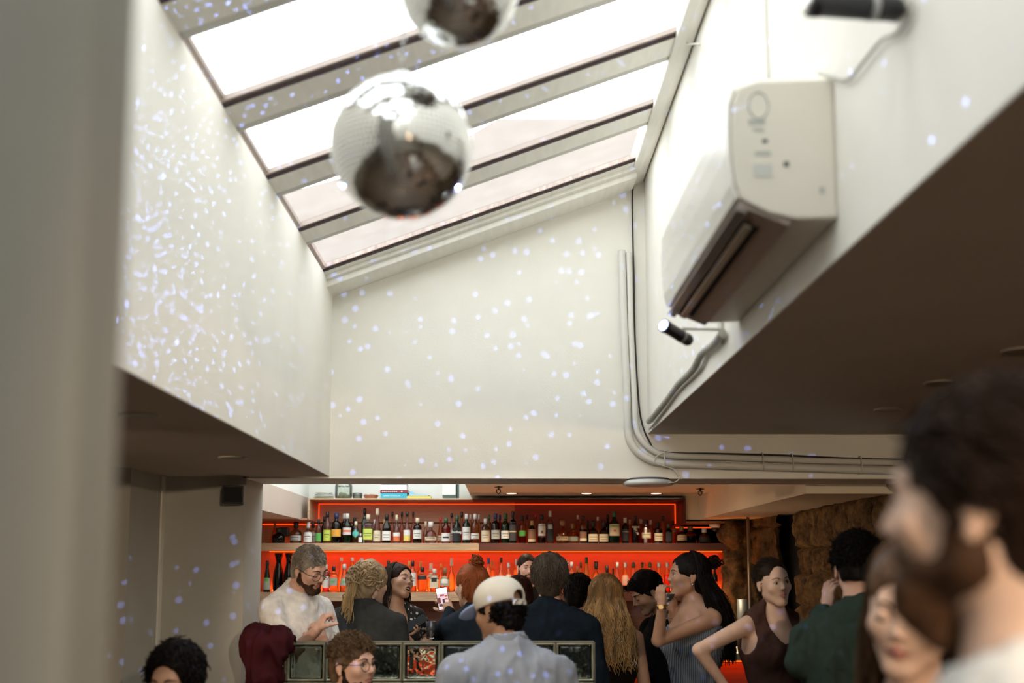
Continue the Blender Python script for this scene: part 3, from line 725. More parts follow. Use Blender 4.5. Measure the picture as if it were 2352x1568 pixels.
def grid(b):
    for c_ in range(10): box(b, (px0 + pitch * c_ - .0045, YP + .012, zt - .012 - 6 * pitch), (px0 + pitch * c_ + .0045, YP + th - .012, zt - .012))
    for r_ in range(7): box(b, (px0, YP + .012, zt - .0165 - r_ * pitch), (x1_, YP + th - .012, zt - .0075 - r_ * pitch))
    box(b, (px0 - .004, YP, 0), (x1_ + .004, YP + th, zt - .02 - 6 * pitch))
one('mortar_joints', grid, mat('olive_grey_mortar', (.17, .16, .12), .8, var=.1), pt_)

lamp('column_orange_fill', 'SPOT', (1.72, 9.52, 1.0), 16, (1, .30, .05), Vector((.33, .08, .75)).to_track_quat('-Z', 'Y').to_euler(), spot_size=R(55), spot_blend=.8, shadow_soft_size=.03)  # bare spot added for the orange light on the column's left edge

# downlights added behind the beam, their bounce brightens the bar ceiling
for x_, l_ in ((-.1, 'left'), (.65, 'middle'), (1.4, 'right')):
    downlight('added downlight over the bar counter, hidden behind the beam, %s of three' % l_, x_, 7.85, ZC, True, .045, 170, aim=(x_, 7.86, .5))

downlight('added tilted downlight out of the picture at the right, aimed at the bar crowd', 2.75, 3.0, ZR, True, .045, 190, aim=(.5, 6.0, 1.05))  # three unseen spots added to brighten the guests from the front
downlight('added tilted downlight out of the picture at the left, aimed at the bar crowd', -2.4, 3.2, ZL, True, .045, 110, aim=(.3, 6.0, 1.05))
downlight('added tilted downlight behind the photographer, aimed forward over the tables', -.2 + 1.3, -1.6, ZR, True, .045, 420, aim=(.6, 3.0, 1.3))
# ------------------------------------------------------------------ back bar: lit case, shelves, cabinet, counter
YF, YK = 9.60, 9.93                         # front edge and back panel of the case
def zy(py, Y=YF): return atY(1157, py, Y).z
def xx(px, Y=YF): return atY(px, 1250, Y).x
def wood_mat(name, c1, c2, rough=.5, seam=True):
    m, nt, N, L, B = new_mat(name); tc = N.new('ShaderNodeTexCoord'); mp = N.new('ShaderNodeMapping'); mp.inputs['Scale'].default_value = (1.2, 14, 14); L.new(tc.outputs['Object'], mp.inputs[0])
    n = N.new('ShaderNodeTexNoise'); n.inputs['Scale'].default_value = 5; n.inputs['Detail'].default_value = 6; n.inputs['Distortion'].default_value = .6; L.new(mp.outputs[0], n.inputs['Vector'])
    cr = N.new('ShaderNodeValToRGB'); cr.color_ramp.elements[0].position = .3; cr.color_ramp.elements[1].position = .7; cr.color_ramp.elements[0].color = c1 + (1,); cr.color_ramp.elements[1].color = c2 + (1,)
    L.new(n.outputs['Fac'], cr.inputs[0]); L.new(cr.outputs[0], B.inputs['Base Color']); B.inputs['Roughness'].default_value = rough; MATS[name] = m; return m
oak = wood_mat('light_oak', (.42, .27, .15), (.60, .42, .26))
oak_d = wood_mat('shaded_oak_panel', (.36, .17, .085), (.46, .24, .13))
oak_unlit = wood_mat('dark_unlit_oak', (.07, .018, .010), (.11, .03, .018))  # right-hand boards, the missing daylight put into a darker colour
xl0, xr0 = xx(604), xx(1668)
bc = thing('back_bar_case', 'oak back bar case glowing orange red behind rows of bottles', 'shelving', (0, YK, 0))
xt0, xt1 = xx(705), xx(1577)
zt0 = zy(1144); zs1t, zs1b = zy(1247), zy(1264); zs2t, zs2b = zy(1360), zy(1380); zlow = zy(1191); zlowr = zy(1198)
one('back_panel', lambda b: (box(b, (xl0 - .1, YK, zs1b + .01), (xr0 + .1, YK + .04, zlow - .02)), box(b, (xl0 - .1, YK, zs2b), (xr0 + .1, YK + .04, zs1b + .01), 2), box(b, (xt0, YK, zlow - .03), (xx(1183), YK + .04, zt0)), box(b, (xx(1183), YK, zs1b), (xr0 + .1, YK + .038, zlow - .03), 1), box(b, (xx(1183), YK - .0015, zs1t), (xt1, YK + .038, zt0), 1)), [oak_d, wood_mat('daylight_fade_panel', (.17, .035, .016), (.23, .05, .022)), wood_mat('red_glow_tinted_panel', (.38, .085, .03), (.46, .11, .04))], bc)  # right part's colour holds the fading daylight, lower bay's the red LED light
one('top_board', lambda b: (box(b, (xt0, YF, zt0 - .014), (xx(1085), YK + .04, zt0)), box(b, (xx(1085), YF, zt0 - .014), (xt1, YK + .04, zt0), 1)), [oak, oak_unlit], bc, bevel=.002)
one('side_board', lambda b: box(b, (xt0, YF, zlow - .01), (xt0 + .018, YK, zt0 - .014)), oak, bc)
one('side_board', lambda b: box(b, (xt1 - .018, YF, zlowr - .01), (xt1, YK, zt0 - .014)), oak_unlit, bc)
one('lower_top_board', lambda b: (box(b, (xl0 - .1, YF, zlow - .012), (xt0 + .01, YK, zlow + .006))), oak_d, bc)
one('lower_top_board', lambda b: (box(b, (xt1 - .01, YF, zlowr - .012), (xr0 + .1, YK, zlowr + .006))), oak_d, bc)
xseam = xx(1100)
for z0, z1, n in ((zs1b, zs1t, 'upper_shelf'), (zs2b, zs2t, 'lower_shelf')):
    one(n, lambda b: (box(b, (xl0 - .1, YF, z0), (xseam - .0008, YK, z1)), box(b, (xseam + .0008, YF, z0), (xr0 + .1, YK, z1), 1)), [oak, oak_unlit], bc, bevel=.0015)
one('end_panel', lambda b: box(b, (xr0 + .06, YF, 0), (xr0 + .1, YK, zlowr)), oak_d, bc)
one('cabinet', lambda b: (box(b, (xl0 - .1, YK - .05, 0), (xr0 + .1, YK + .04, zs2b)), box(b, (xl0 - .1, YF - .12, 0), (xr0 + .1, YK - .06, .92))), wood_mat('dark_red_wood', (.16, .07, .04), (.25, .11, .07)), bc)
led = emis('orange_red_led', (1, .06, .005), 1.6)
led2 = emis('bright_orange_led', (1, .12, .01), 1.5)
def strip(n, a, b_, m): one(n, lambda b: box(b, a, b_), m, bc)
strip('led_strip', (xt0 + .05, YK - .03, zt0 - .038), (xt1 - .05, YK - .022, zt0 - .033), led)
strip('led_strip', (xt0 + .046, YK - .03, zlow), (xt0 + .054, YK - .022, zt0 - .033), led)
strip('led_strip', (xt1 - .054, YK - .03, zlow - .03), (xt1 - .046, YK - .022, zt0 - .033), led)
strip('led_strip', (xl0 - .08, YK - .03, zlow - .045), (xt0 + .05, YK - .022, zlow - .037), led)
strip('led_strip', (xt1 - .05, YK - .03, zlowr - .045), (xr0 + .04, YK - .022, zlowr - .037), led)
strip('led_strip', (xl0, YK - .06, zs1b - .010), (xr0 + .04, YK - .045, zs1b - .001), led2)
strip('led_strip', (xl0, YK - .02, zs2t + .001), (xr0 + .04, YK - .008, zs2t + .010), led2)
strip('led_strip', (xl0, YK - .02, zs1t + .001), (xr0 + .04, YK - .010, zs1t + .006), led)
W3 = xr0 - xl0
RED = (1, .045, .004)
lamp('led_light_upper', 'AREA', ((xt0 + xt1) / 2, YK - .05, zt0 - .03), .3, RED, (R(20), 0, 0), shape='RECTANGLE', size=xt1 - xt0 - .1, size_y=.03)
lamp('led_light_shelf', 'AREA', ((xl0 + xr0) / 2, YK - .07, zs1b - .012), 5, (1, .07, .006), (R(8), 0, 0), shape='RECTANGLE', size=W3, size_y=.03)
lamp('led_light_base', 'AREA', ((xl0 + xr0) / 2, YK - .03, zs2t + .012), 15, (1, .24, .045), (R(180 + 8), 0, 0), shape='RECTANGLE', size=W3, size_y=.03)
lamp('led_light_upper_base', 'AREA', ((xl0 + xr0) / 2, YK - .03, zs1t + .01), .4, RED, (R(180 + 8), 0, 0), shape='RECTANGLE', size=W3, size_y=.02)
# counter
ct = thing('bar_counter', 'long bar counter glowing red below its top, hidden behind the crowd', 'bar counter', (0, 8.0, 0))
one('countertop', lambda b: box(b, (-2.0, 7.55, 1.04), (2.05, 8.2, 1.09)), mat('pale_bounce_top', (.62, .56, .47), .4, var=.1, vscale=12), ct, bevel=.004)  # hidden top made pale to bounce light onto the bar ceiling
one('counter_front', lambda b: box(b, (-2.0, 7.75, 0), (2.0, 7.85, 1.04)), oak_d, ct)
one('led_strip', lambda b: box(b, (-1.95, 7.735, 1.012), (1.98, 7.749, 1.022)), led2, ct)
lamp('counter_led', 'AREA', (0, 7.70, 1.03), 4, RED, (R(-12), 0, 0), shape='RECTANGLE', size=3.9, size_y=.03)
# security camera dome under the right board
sc_ = atY(1642, 1209, YF); t = thing('security_camera', 'white dome camera under the board at the right end of the shelves', 'security camera', sc_)
one('base', lambda b: lathe(b, [(.05, .02), (.05, 0), (.035, -.01)], sc_, 20), mat('white_plastic', (.7, .7, .68), .4), t, smooth=False)
one('dome', lambda b: lathe(b, [(.034, -.010), (.03, -.03), (.015, -.042), (.0001, -.045)], sc_, 20), black_pl, t)
sb = atY(652, 1222, 9.75); t = thing('small_speaker', 'small black box among the bottles at the left end of the upper shelf', 'speaker', sb)
one('cabinet', lambda b: box(b, (sb.x - .045, 9.72, sb.z - .04), (sb.x + .045, 9.80, sb.z + .045)), black_pl, t, bevel=.006)
one('stand', lambda b: (cyl(b, (sb.x, 9.76, zs1t), (sb.x, 9.76, sb.z), .008), box(b, (sb.x - .03, 9.73, zs1t + .001), (sb.x + .03, 9.79, zs1t + .006))), black_pl, t)

# ------------------------------------------------------------------ bottles
KB = {
 # shape: list of (radius fraction, height fraction); last ring index where the cap starts is given by height
 'std':   [(.96, 0), (1, .02), (1, .56), (.93, .63), (.5, .72), (.36, .77), (.35, .86)],
 'high':  [(.96, 0), (1, .02), (1, .62), (.9, .68), (.42, .74), (.36, .78), (.36, .86)],
 'wine':  [(.96, 0), (1, .02), (1, .52), (.85, .62), (.45, .72), (.36, .78), (.36, .88)],
 'slim':  [(.96, 0), (1, .02), (1, .45), (.8, .53), (.42, .62), (.33, .70), (.33, .90)],
 'squat': [(.90, 0), (1, .04), (1, .42), (.88, .54), (.45, .63), (.26, .68), (.25, .80)],
 'round': [(.75, 0), (.96, .08), (1, .25), (.92, .42), (.6, .56), (.30, .63), (.25, .68), (.25, .82)],
 'cone':  [(.96, 0), (1, .03), (.98, .25), (.75, .5), (.42, .75), (.35, .80), (.35, .88)],
 'hour':  [(.8, 0), (.92, .04), (1, .25), (.88, .48), (.50, .70), (.44, .78), (.62, .9), (.80, 1)],
 'tall':  [(.95, 0), (1, .03), (1, .30), (.78, .5), (.42, .68), (.34, .9), (.34, .93)],
 'swing': [(.95, 0), (1, .03), (1, .42), (.86, .52), (.42, .70), (.34, .76), (.34, .86)],
}
G = {'clear': (.92, .93, .90), 'amber': (.95, .55, .2), 'dark': (.02, .02, .015), 'green': (.05, .20, .06), 'brown': (.12, .035, .015), 'red': (.60, .04, .03),
     'olive': (.45, .45, .22), 'rose': (.92, .55, .45), 'frost': (.80, .72, .66), 'yellow': (.75, .62, .1), 'white': (.9, .9, .9), 'blue': (.1, .2, .5)}
CAPC = {'black': (.015, .015, .015), 'white': (.75, .73, .68), 'cream': (.72, .62, .45), 'gold': (.6, .38, .12), 'red': (.55, .02, .02), 'navy': (.02, .04, .12), 'green': (.03, .10, .04), 'clear': (.7, .68, .62), 'silver': (.55, .55, .55), 'brown': (.25, .12, .05), 'blue': (.04, .10, .28)}
LABC = {'white': (.72, .71, .66), 'cream': (.66, .58, .40), 'lime': (.50, .62, .08), 'yellowgreen': (.55, .65, .12), 'green': (.10, .38, .08), 'orange': (.72, .36, .05), 'teal': (.12, .48, .42), 'black': (.02, .02, .022), 'grey': (.42, .42, .38), 'tan': (.42, .32, .18), 'whitered': (.70, .62, .60), 'redorange': (.68, .16, .06), 'yellow': (.75, .60, .15), 'brown': (.25, .13, .07), 'greengrey': (.32, .38, .30), 'peach': (.7, .42, .3)}
def gmat(g):
    c = G[g]; return tint_glass('bottle_glass_' + g, tuple(x ** .5 for x in c) if g not in ('dark', 'brown', 'green') else c, extra=.05 if g in ('dark', 'brown', 'green', 'blue') else .45, glow=g not in ('dark', 'brown', 'green', 'blue'))
def cmat(c): return mat('cap_' + c, CAPC[c], .4)
def lmat(l): return mat('label_' + l, LABC[l], .7)
BOT = []; PL = {'upper': [(atY(652, 1222, 9.75).x, 9.76, .05)], 'lower': []}
def bottle(px, ptop, w, kind, glass, liq, lvl, cap, lab, lr, desc, shelf, Y, group, accent=None, text=None, pbase=None, round_lab=False):
    """px centre, ptop top pixel row, w full pixel width, lr = label range in height fraction"""
    zb = zs1t if shelf == 'upper' else zs2t
    for dy in (0, -.03, .03, -.055, .05, .07, -.08):
        Yc = min(max(Y + dy, YF + w / 2 / F * Y + .003), YK - w / 2 / F * Y - .008); X0 = atY(px, 1300, Yc).x; r0 = w / 2 / F * Yc
        if all((X0 - a[0]) ** 2 + (Yc - a[1]) ** 2 > (r0 + a[2] + .001) ** 2 for a in PL[shelf]): break
    Y = Yc; PL[shelf].append((X0, Y, r0))
    x = atY(px, 1300, Y).x; zt_ = atY(px, ptop, Y).z; h = zt_ - zb; r = w / 2 / F * Y * .98
    t = thing('liquor_bottle', desc, 'bottle', (x, Y, zb + .0005), group)
    prof = KB[kind]; capstart = .86 if kind not in ('squat', 'round', 'slim', 'tall', 'hour') else {'squat': .78, 'round': .80, 'slim': .90, 'tall': .93, 'hour': 1}[kind]
    c = (x, Y, zb + .0005)
    P_ = [(q[0] * r, q[1] * h) for q in prof if q[1] <= capstart + .001]
    if P_[-1][1] < capstart * h - .001: P_.append((P_[-1][0], capstart * h))
    sq = .55 if 'square' in desc else 0
    # split profile at the liquid level
    if liq != glass:
        for i in range(len(P_) - 1):
            if P_[i][1] < lvl * h < P_[i + 1][1]:
                f = (lvl * h - P_[i][1]) / (P_[i + 1][1] - P_[i][1]); P_.insert(i + 1, (P_[i][0] + (P_[i + 1][0] - P_[i][0]) * f, lvl * h)); break
        mi = [1 if P_[i + 1][1] <= lvl * h + 1e-6 else 0 for i in range(len(P_) - 1)]; ms = [gmat(glass), gmat(liq)]
    else: mi = [0] * (len(P_) - 1); ms = [gmat(glass)]
    one('glass_body', lambda b: lathe(b, P_, c, 18, mi, sq=sq), ms, t)
    rn = P_[-1][0]
    if kind != 'hour':
        z0 = capstart * h - .012
        kr = 1.25 if kind not in ('squat', 'round') else 1.7
        if cap in ('white', 'cream') and kind in ('slim', 'tall'): z0 = h * .80
        o = one('cap', lambda b: lathe(b, [(rn * kr, z0), (rn * kr * 1.02, (z0 + h) / 2), (rn * kr * .98, h - .002), (rn * kr * .8, h)], c, 14), cmat(cap), t)
    if lab:
        a, b2 = lr[0] * h, lr[1] * h
        def rad(z):
            for i in range(len(P_) - 1):
                if P_[i][1] <= z <= P_[i + 1][1] and P_[i + 1][1] > P_[i][1]: return P_[i][0] + (P_[i + 1][0] - P_[i][0]) * (z - P_[i][1]) / (P_[i + 1][1] - P_[i][1])
            return r
        def lb(bm, a=a, b2=b2, ang=70, off=.0012):
            n = 12; zs = np.linspace(a, b2, 4); rows = []
            for z in zs:
                rr = rad(z) + off; row = []
                for k in range(n + 1):
                    th_ = -PI / 2 + R(ang) * (2 * k / n - 1)
                    if round_lab:
                        mid = (a + b2) / 2; f = math.sqrt(max(0, 1 - ((z - mid) / ((b2 - a) / 2 + .0001)) ** 2)); th_ = -PI / 2 + R(ang) * f * (2 * k / n - 1)
                    X_, Y_ = math.cos(th_), math.sin(th_)
                    if sq: e = 1 - sq * .75; X_ = math.copysign(abs(X_) ** e, X_); Y_ = math.copysign(abs(Y_) ** e, Y_)
                    row.append(bm.verts.new((x + X_ * rr, Y + Y_ * rr, c[2] + z)))
                rows.append(row)
            for i in range(len(zs) - 1):
                for k in range(n): bm.faces.new((rows[i][k], rows[i][k + 1], rows[i + 1][k + 1], rows[i + 1][k])).smooth = True
        one('paper_label', lb, lmat(lab), t)
        if accent:
            a1, a2 = accent[1] * h, accent[2] * h
            one('label_band', lambda bm: lb(bm, a1, a2, accent[3] if len(accent) > 3 else 66, .0022), lmat(accent[0]), t)
        elif lab in ('white', 'cream', 'yellowgreen', 'lime', 'grey', 'tan', 'whitered') and w > 12:
            a1 = a + (b2 - a) * .55; one('label_print', lambda bm: (lb(bm, a1, a1 + .006, 42, .002), lb(bm, a1 - .022, a1 - .018, 30, .002)), mat('label_ink', (.10, .09, .07), .8), t)
    if text:
        s, fz, sz, tcol, rot = text
        cu = bpy.data.curves.new('label_lettering', 'FONT'); cu.body = s; cu.size = sz; cu.align_x = 'CENTER'; cu.align_y = 'CENTER'; cu.extrude = .0004; cu.offset = .0006
        o = bpy.data.objects.new('label_lettering', cu); o.data.materials.append(lmat(tcol))
        o.location = (x, Y - r - .004, c[2] + fz * h); o.rotation_euler = (PI / 2, rot, 0)
        dg = bpy.context.evaluated_depsgraph_get(); me = bpy.data.meshes.new_from_object(o); bpy.data.objects.remove(o)
        o2 = bpy.data.objects.new('label_lettering', me); o2.location = (x, Y - r - .004, c[2] + fz * h); o2.rotation_euler = (PI / 2, rot, 0)
        link(o2, t)
    BOT.append((t, px, shelf)); return t
up = 'upper'; lo_ = 'lower'; YU = 9.70; YU2 = 9.80; g1 = 'bottles on the upper bar shelf'; g2 = 'bottles on the lower bar shelf'
U = [
 (629, 1197, 12, 'squat', 'amber', 'amber', 1, 'gold', None, None, 'orange bottle with gold stopper, far left end of the upper bar shelf', YU2),
 (638, 1212, 30, 'squat', 'dark', 'dark', 1, 'black', None, None, 'squat dark bottle, broadest at the far left of the upper bar shelf', YU),
 (678, 1198, 27, 'squat', 'olive', 'olive', 1, 'black', 'grey', (.12, .36), 'wide-shouldered olive bottle with grey label on the upper shelf beside the small black box', YU),
 (706, 1199, 20, 'squat', 'clear', 'clear', 1, 'clear', 'white', (.06, .52), 'clear bottle with big plain white label and clear stopper, under the case corner', YU),
 (717, 1198, 17, 'squat', 'clear', 'clear', 1, 'black', 'grey', (.08, .5), 'black-stoppered bottle with pale label half behind the plain white one', YU2),
 (730, 1192, 14, 'high', 'rose', 'rose', 1, 'black', 'green', (.08, .42), 'slim black-capped bottle with bright green label on the upper shelf', YU),
 (743, 1186, 14, 'std', 'dark', 'dark', 1, 'black', None, None, 'dark bottle behind the lime-labelled one on the upper shelf', YU2),
 (750, 1175, 18, 'wine', 'clear', 'yellow', .4, 'black', 'lime', (.08, .42), 'tall clear bottle with two lime yellow labels on the upper shelf', YU),
 (771, 1178, 23, 'high', 'dark', 'dark', 1, 'navy', 'orange', (.22, .46), 'big black bottle with blue foil neck and orange yellow label', YU),
 (789, 1179, 17, 'std', 'brown', 'brown', 1, 'white', None, None, 'brown white-capped bottle behind the green one with a red and white label', YU2),
 (796, 1179, 20, 'std', 'green', 'green', 1, 'white', 'whitered', (.28, .52), 'green bottle with white cap and shield-shaped red and white label', YU, ('redorange', .38, .44)),
 (813, 1188, 17, 'std', 'dark', 'dark', 1, 'black', None, None, 'dark bottle behind the one with a round teal label', YU2),
 (816, 1197, 16, 'std', 'clear', 'orange_l', .3, 'cream', 'teal', (.25, .62), 'bottle with a round teal label and orange band below', YU, None, None, True),
 (827, 1225, 9, 'std', 'clear', 'clear', 1, 'white', 'white', (.1, .6), 'smallest bottle on the upper shelf, right of the round teal label', YU - .03),
 (836, 1167, 15, 'wine', 'green', 'green', 1, 'black', None, None, 'tall dark green wine-shaped bottle behind the yellow-green square label', YU2),
 (844, 1181, 22, 'high', 'clear', 'clear', 1, 'cream', 'yellowgreen', (.12, .50), 'square clear bottle with big yellow-green label on the upper shelf', YU),
 (859, 1193, 12, 'squat', 'clear', 'clear', 1, 'white', None, None, 'white-capped clear bottle partly hidden left of the pink one with the long cream cap', YU2),
 (865, 1167, 18, 'tall', 'rose', 'rose', 1, 'cream', 'cream', (.06, .36), 'pale pink bottle with long cream cap and cream label, tallest on the left', YU),
 (881, 1192, 12, 'squat', 'amber', 'amber', 1, 'gold', None, None, 'orange bottle hidden behind the brown one with a square white label', YU2),
 (887, 1181, 20, 'wine', 'brown', 'brown', 1, 'black', 'white', (.10, .42), 'dark brown bottle with long black neck and square white label', YU),
 (900, 1175, 12, 'slim', 'rose', 'rose', 1, 'black', None, None, 'first of the four slim pale pink bottles with gold-flecked necks', YU2),
 (910, 1182, 16, 'slim', 'clear', 'clear', 1, 'cream', 'redorange', (.08, .38), 'slim clear bottle with white over red-orange label', YU, ('white', .24, .37)),
 (922, 1175, 12, 'slim', 'rose', 'rose', 1, 'black', None, None, 'second of the four slim pale pink bottles, behind the red-orange label', YU2),
 (934, 1175, 16, 'slim', 'rose', 'rose', 1, 'black', 'yellow', (.08, .42), 'slim pale bottle with white and yellow label, third of the slim four', YU, ('white', .25, .42)),
 (948, 1175, 12, 'slim', 'rose', 'rose', 1, 'black', None, None, 'last of the four slim pale pink bottles, left of the cream-necked one', YU2),
 (958, 1189, 20, 'high', 'brown', 'brown', 1, 'cream', 'white', (.18, .52), 'dark bottle with cream neck and wide white label right of the slim four', YU),
 (977, 1197, 14, 'round', 'clear', 'clear', 1, 'cream', None, None, 'small clear round bottle left of the bell-shaped decanter', YU2),
 (989, 1198, 28, 'round', 'rose', 'rose', 1, 'clear', 'cream', (.14, .3), 'bell-shaped clear decanter bottle glowing pink on the upper shelf', YU),
 (1011, 1187, 13, 'cone', 'amber', 'amber', 1, 'red', 'cream', (.1, .3), 'conical peach bottle with thin red neck', YU2),
 (1024, 1189, 21, 'std', 'red', 'red', 1, 'green', 'white', (.08, .40), 'red bottle with green cap and white label crossed by a black bar', YU, ('black', .20, .26, 40)),
 (1037, 1178, 15, 'slim', 'clear', 'clear', 1, 'black', 'white', (.1, .45), 'black-capped clear bottle behind the black-labelled green one', YU2),
 (1049, 1184, 20, 'std', 'green', 'green', 1, 'green', 'black', (.08, .56), 'dark green bottle with black label and white lettering', YU, None, ('Ardbeg', .40, .030, 'white', 0)),
 (1060, 1175, 14, 'cone', 'amber', 'amber', 1, 'black', None, None, 'amber bottle with round black stopper behind two green bottles', YU2),
 (1071, 1180, 19, 'std', 'green', 'green', 1, 'white', 'white', (.12, .55), 'green bottle with white cap and tall white label', YU),
 (1080, 1181, 10, 'cone', 'amber', 'amber', 1, 'clear', None, None, 'left of the two slim amber bottles flanking the wide one', YU2),
 (1091, 1180, 20, 'std', 'amber', 'amber', 1, 'clear', 'white', (.14, .34), 'wide clear amber bottle with low white label', YU),
 (1100, 1181, 10, 'cone', 'amber', 'amber', 1, 'clear', None, None, 'right of the two slim amber bottles flanking the wide one', YU2),
 (1115, 1191, 20, 'std', 'olive', 'olive', 1, 'clear', 'cream', (.06, .52), 'pale olive bottle with tall cream label', YU),
 (1123, 1182, 14, 'std', 'olive', 'olive', 1, 'green', None, None, 'olive bottle half hidden left of the navy-capped one', YU2),
 (1138, 1179, 20, 'high', 'brown', 'brown', 1, 'navy', 'grey', (.14, .44), 'bottle with oversized navy cap and pale grey label', YU),
 (1148, 1182, 13, 'std', 'red', 'red', 1, 'navy', 'cream', (.15, .5), 'reddish bottle between the navy-capped and the dark green one', YU2),
 (1161, 1179, 21, 'std', 'green', 'green', 1, 'green', 'white', (.16, .42), 'dark green bottle with a low white label beside the slanted gold one', YU),
 (1178, 1174, 17, 'high', 'dark', 'dark', 1, 'black', 'black', (.08, .66), 'square black bottle with slanted gold striped label', YU, ('tan', .34, .38)),
 (1200, 1184, 17, 'high', 'amber', 'red', .4, 'black', 'green', (.26, .46), 'amber bottle with slanted green label', YU),
 (1211, 1182, 13, 'slim', 'amber', 'amber', 1, 'black', None, None, 'dark-stoppered amber bottle right of the slanted green label', YU2),
 (1222, 1196, 19, 'std', 'dark', 'dark', 1, 'gold', 'brown', (.06, .62), 'round-shouldered dark bottle with white framed arch label', YU, ('cream', .08, .18)),
 (1231, 1180, 12, 'slim', 'amber', 'amber', 1, 'red', None, None, 'bottle with a bright red cap behind the arch label', YU2),
 (1245, 1182, 18, 'high', 'clear', 'brown', .2, 'black', 'white', (.26, .68), 'bottle with pale label showing a small dark bird', YU, ('brown', .34, .44, 18)),
 (1264, 1173, 17, 'high', 'clear', 'clear', 1, 'clear', 'black', (.05, .62), 'tall bottle wrapped in a black and grey picture label with clear cap', YU, ('grey', .44, .58, 34)),
 (1292, 1195, 30, 'round', 'amber', 'amber', 1, 'brown', 'tan', (.12, .30), 'wide glowing amber decanter with low tan label', YU),
 (1316, 1202, 28, 'squat', 'amber', 'amber', 1, 'brown', 'greengrey', (.12, .34), 'wide amber bottle with low grey-green label', YU),
 (1328, 1183, 13, 'slim', 'amber', 'amber', 1, 'clear', None, None, 'amber bottle with clear knob behind the grey-green label', YU2),
 (1340, 1184, 17, 'high', 'amber', 'brown', .5, 'black', 'brown', (.08, .42), 'amber bottle with brown and cream label left of the dark pair', YU, ('cream', .08, .18)),
 (1351, 1195, 13, 'squat', 'dark', 'dark', 1, 'black', None, None, 'dark bottle behind the first of the two dark round ones with cream labels', YU2),
 (1363, 1195, 23, 'squat', 'brown', 'brown', 1, 'black', 'cream', (.08, .40), 'first of two dark round bottles with square cream labels', YU),
 (1374, 1187, 13, 'slim', 'clear', 'clear', 1, 'clear', None, None, 'clear bottle standing behind the gap of the two cream labels', YU2),
 (1387, 1195, 22, 'squat', 'brown', 'brown', 1, 'black', 'cream', (.08, .40), 'second of two dark round bottles with square cream labels', YU),
 (1397, 1181, 15, 'std', 'dark', 'dark', 1, 'black', None, None, 'dark bottle half behind the biggest green one', YU2),
 (1412, 1174, 25, 'std', 'green', 'green', 1, 'green', 'cream', (.23, .60), 'biggest dark green bottle with cream label and curved lettering', YU - .02, ('redorange', .36, .42, 12), ('JAMESON', .53, .020, 'green', 0)),
 (1437, 1189, 17, 'high', 'dark', 'dark', 1, 'clear', 'black', (.08, .55), 'black-labelled bottle with pale neck right of the biggest green one', YU, ('grey', .44, .46)),
 (1448, 1193, 12, 'slim', 'amber', 'amber', 1, 'white', None, None, 'amber bottle behind the slanted white strip label', YU2),
 (1461, 1184, 18, 'std', 'brown', 'brown', 1, 'black', 'cream', (.56, .62), 'dark bottle with a slanted cream strip label down its side', YU, None, ('LOT 40', .45, .026, 'cream', R(62))),
 (1473, 1192, 14, 'high', 'red', 'red', 1, 'clear', None, None, 'red-lit clear bottle without label beside the slanted strip', YU2),
 (1485, 1194, 21, 'high', 'rose', 'red', .3, 'black', 'cream', (.22, .46), 'square-shouldered bottle with black cap and cream label over red liquid', YU),
 (1496, 1194, 14, 'high', 'amber', 'amber', 1, 'clear', None, None, 'clear-capped amber bottle behind the cream label', YU2),
 (1513, 1199, 19, 'high', 'brown', 'brown', 1, 'black', 'cream', (.12, .48), 'amber bottle with a brown and square cream label near the right', YU),
 (1524, 1184, 14, 'std', 'amber', 'amber', 1, 'black', None, None, 'amber bottle with tallest black cap at the right end', YU2),
 (1537, 1203, 16, 'high', 'dark', 'dark', 1, 'green', 'black', (.1, .56), 'small square black-labelled bottle at the right end of the shelf', YU),
 (1547, 1196, 15, 'high', 'amber', 'amber', 1, 'black', 'tan', (.5, .6), 'amber bottle with black cap left of the case corner', YU2),
 (1567, 1208, 24, 'squat', 'amber', 'brown', .5, 'brown', 'tan', (.16, .48), 'broad amber bottle with small olive label under the right case corner', YU, None),
 (1587, 1208, 28, 'squat', 'amber', 'dark', .45, 'brown', None, None, 'broad amber decanter with dark lower half at the right end', YU),
 (1619, 1213, 27, 'round', 'amber', 'brown', .4, 'white', 'black', (.1, .45), 'last bottle on the right with a white ball stopper', YU),
]
G['orange_l'] = (.85, .42, .05)
for u in U:
    u = u + (None,) * (15 - len(u))
    px, ptop, w, kind, g, lq, lv, cap, lab, lr, desc, Y, acc, txt, rl = u
    bottle(px, ptop, w, kind, g, lq, lv, cap, lab, lr, desc, up, Y, g1, acc, txt, None, bool(rl))
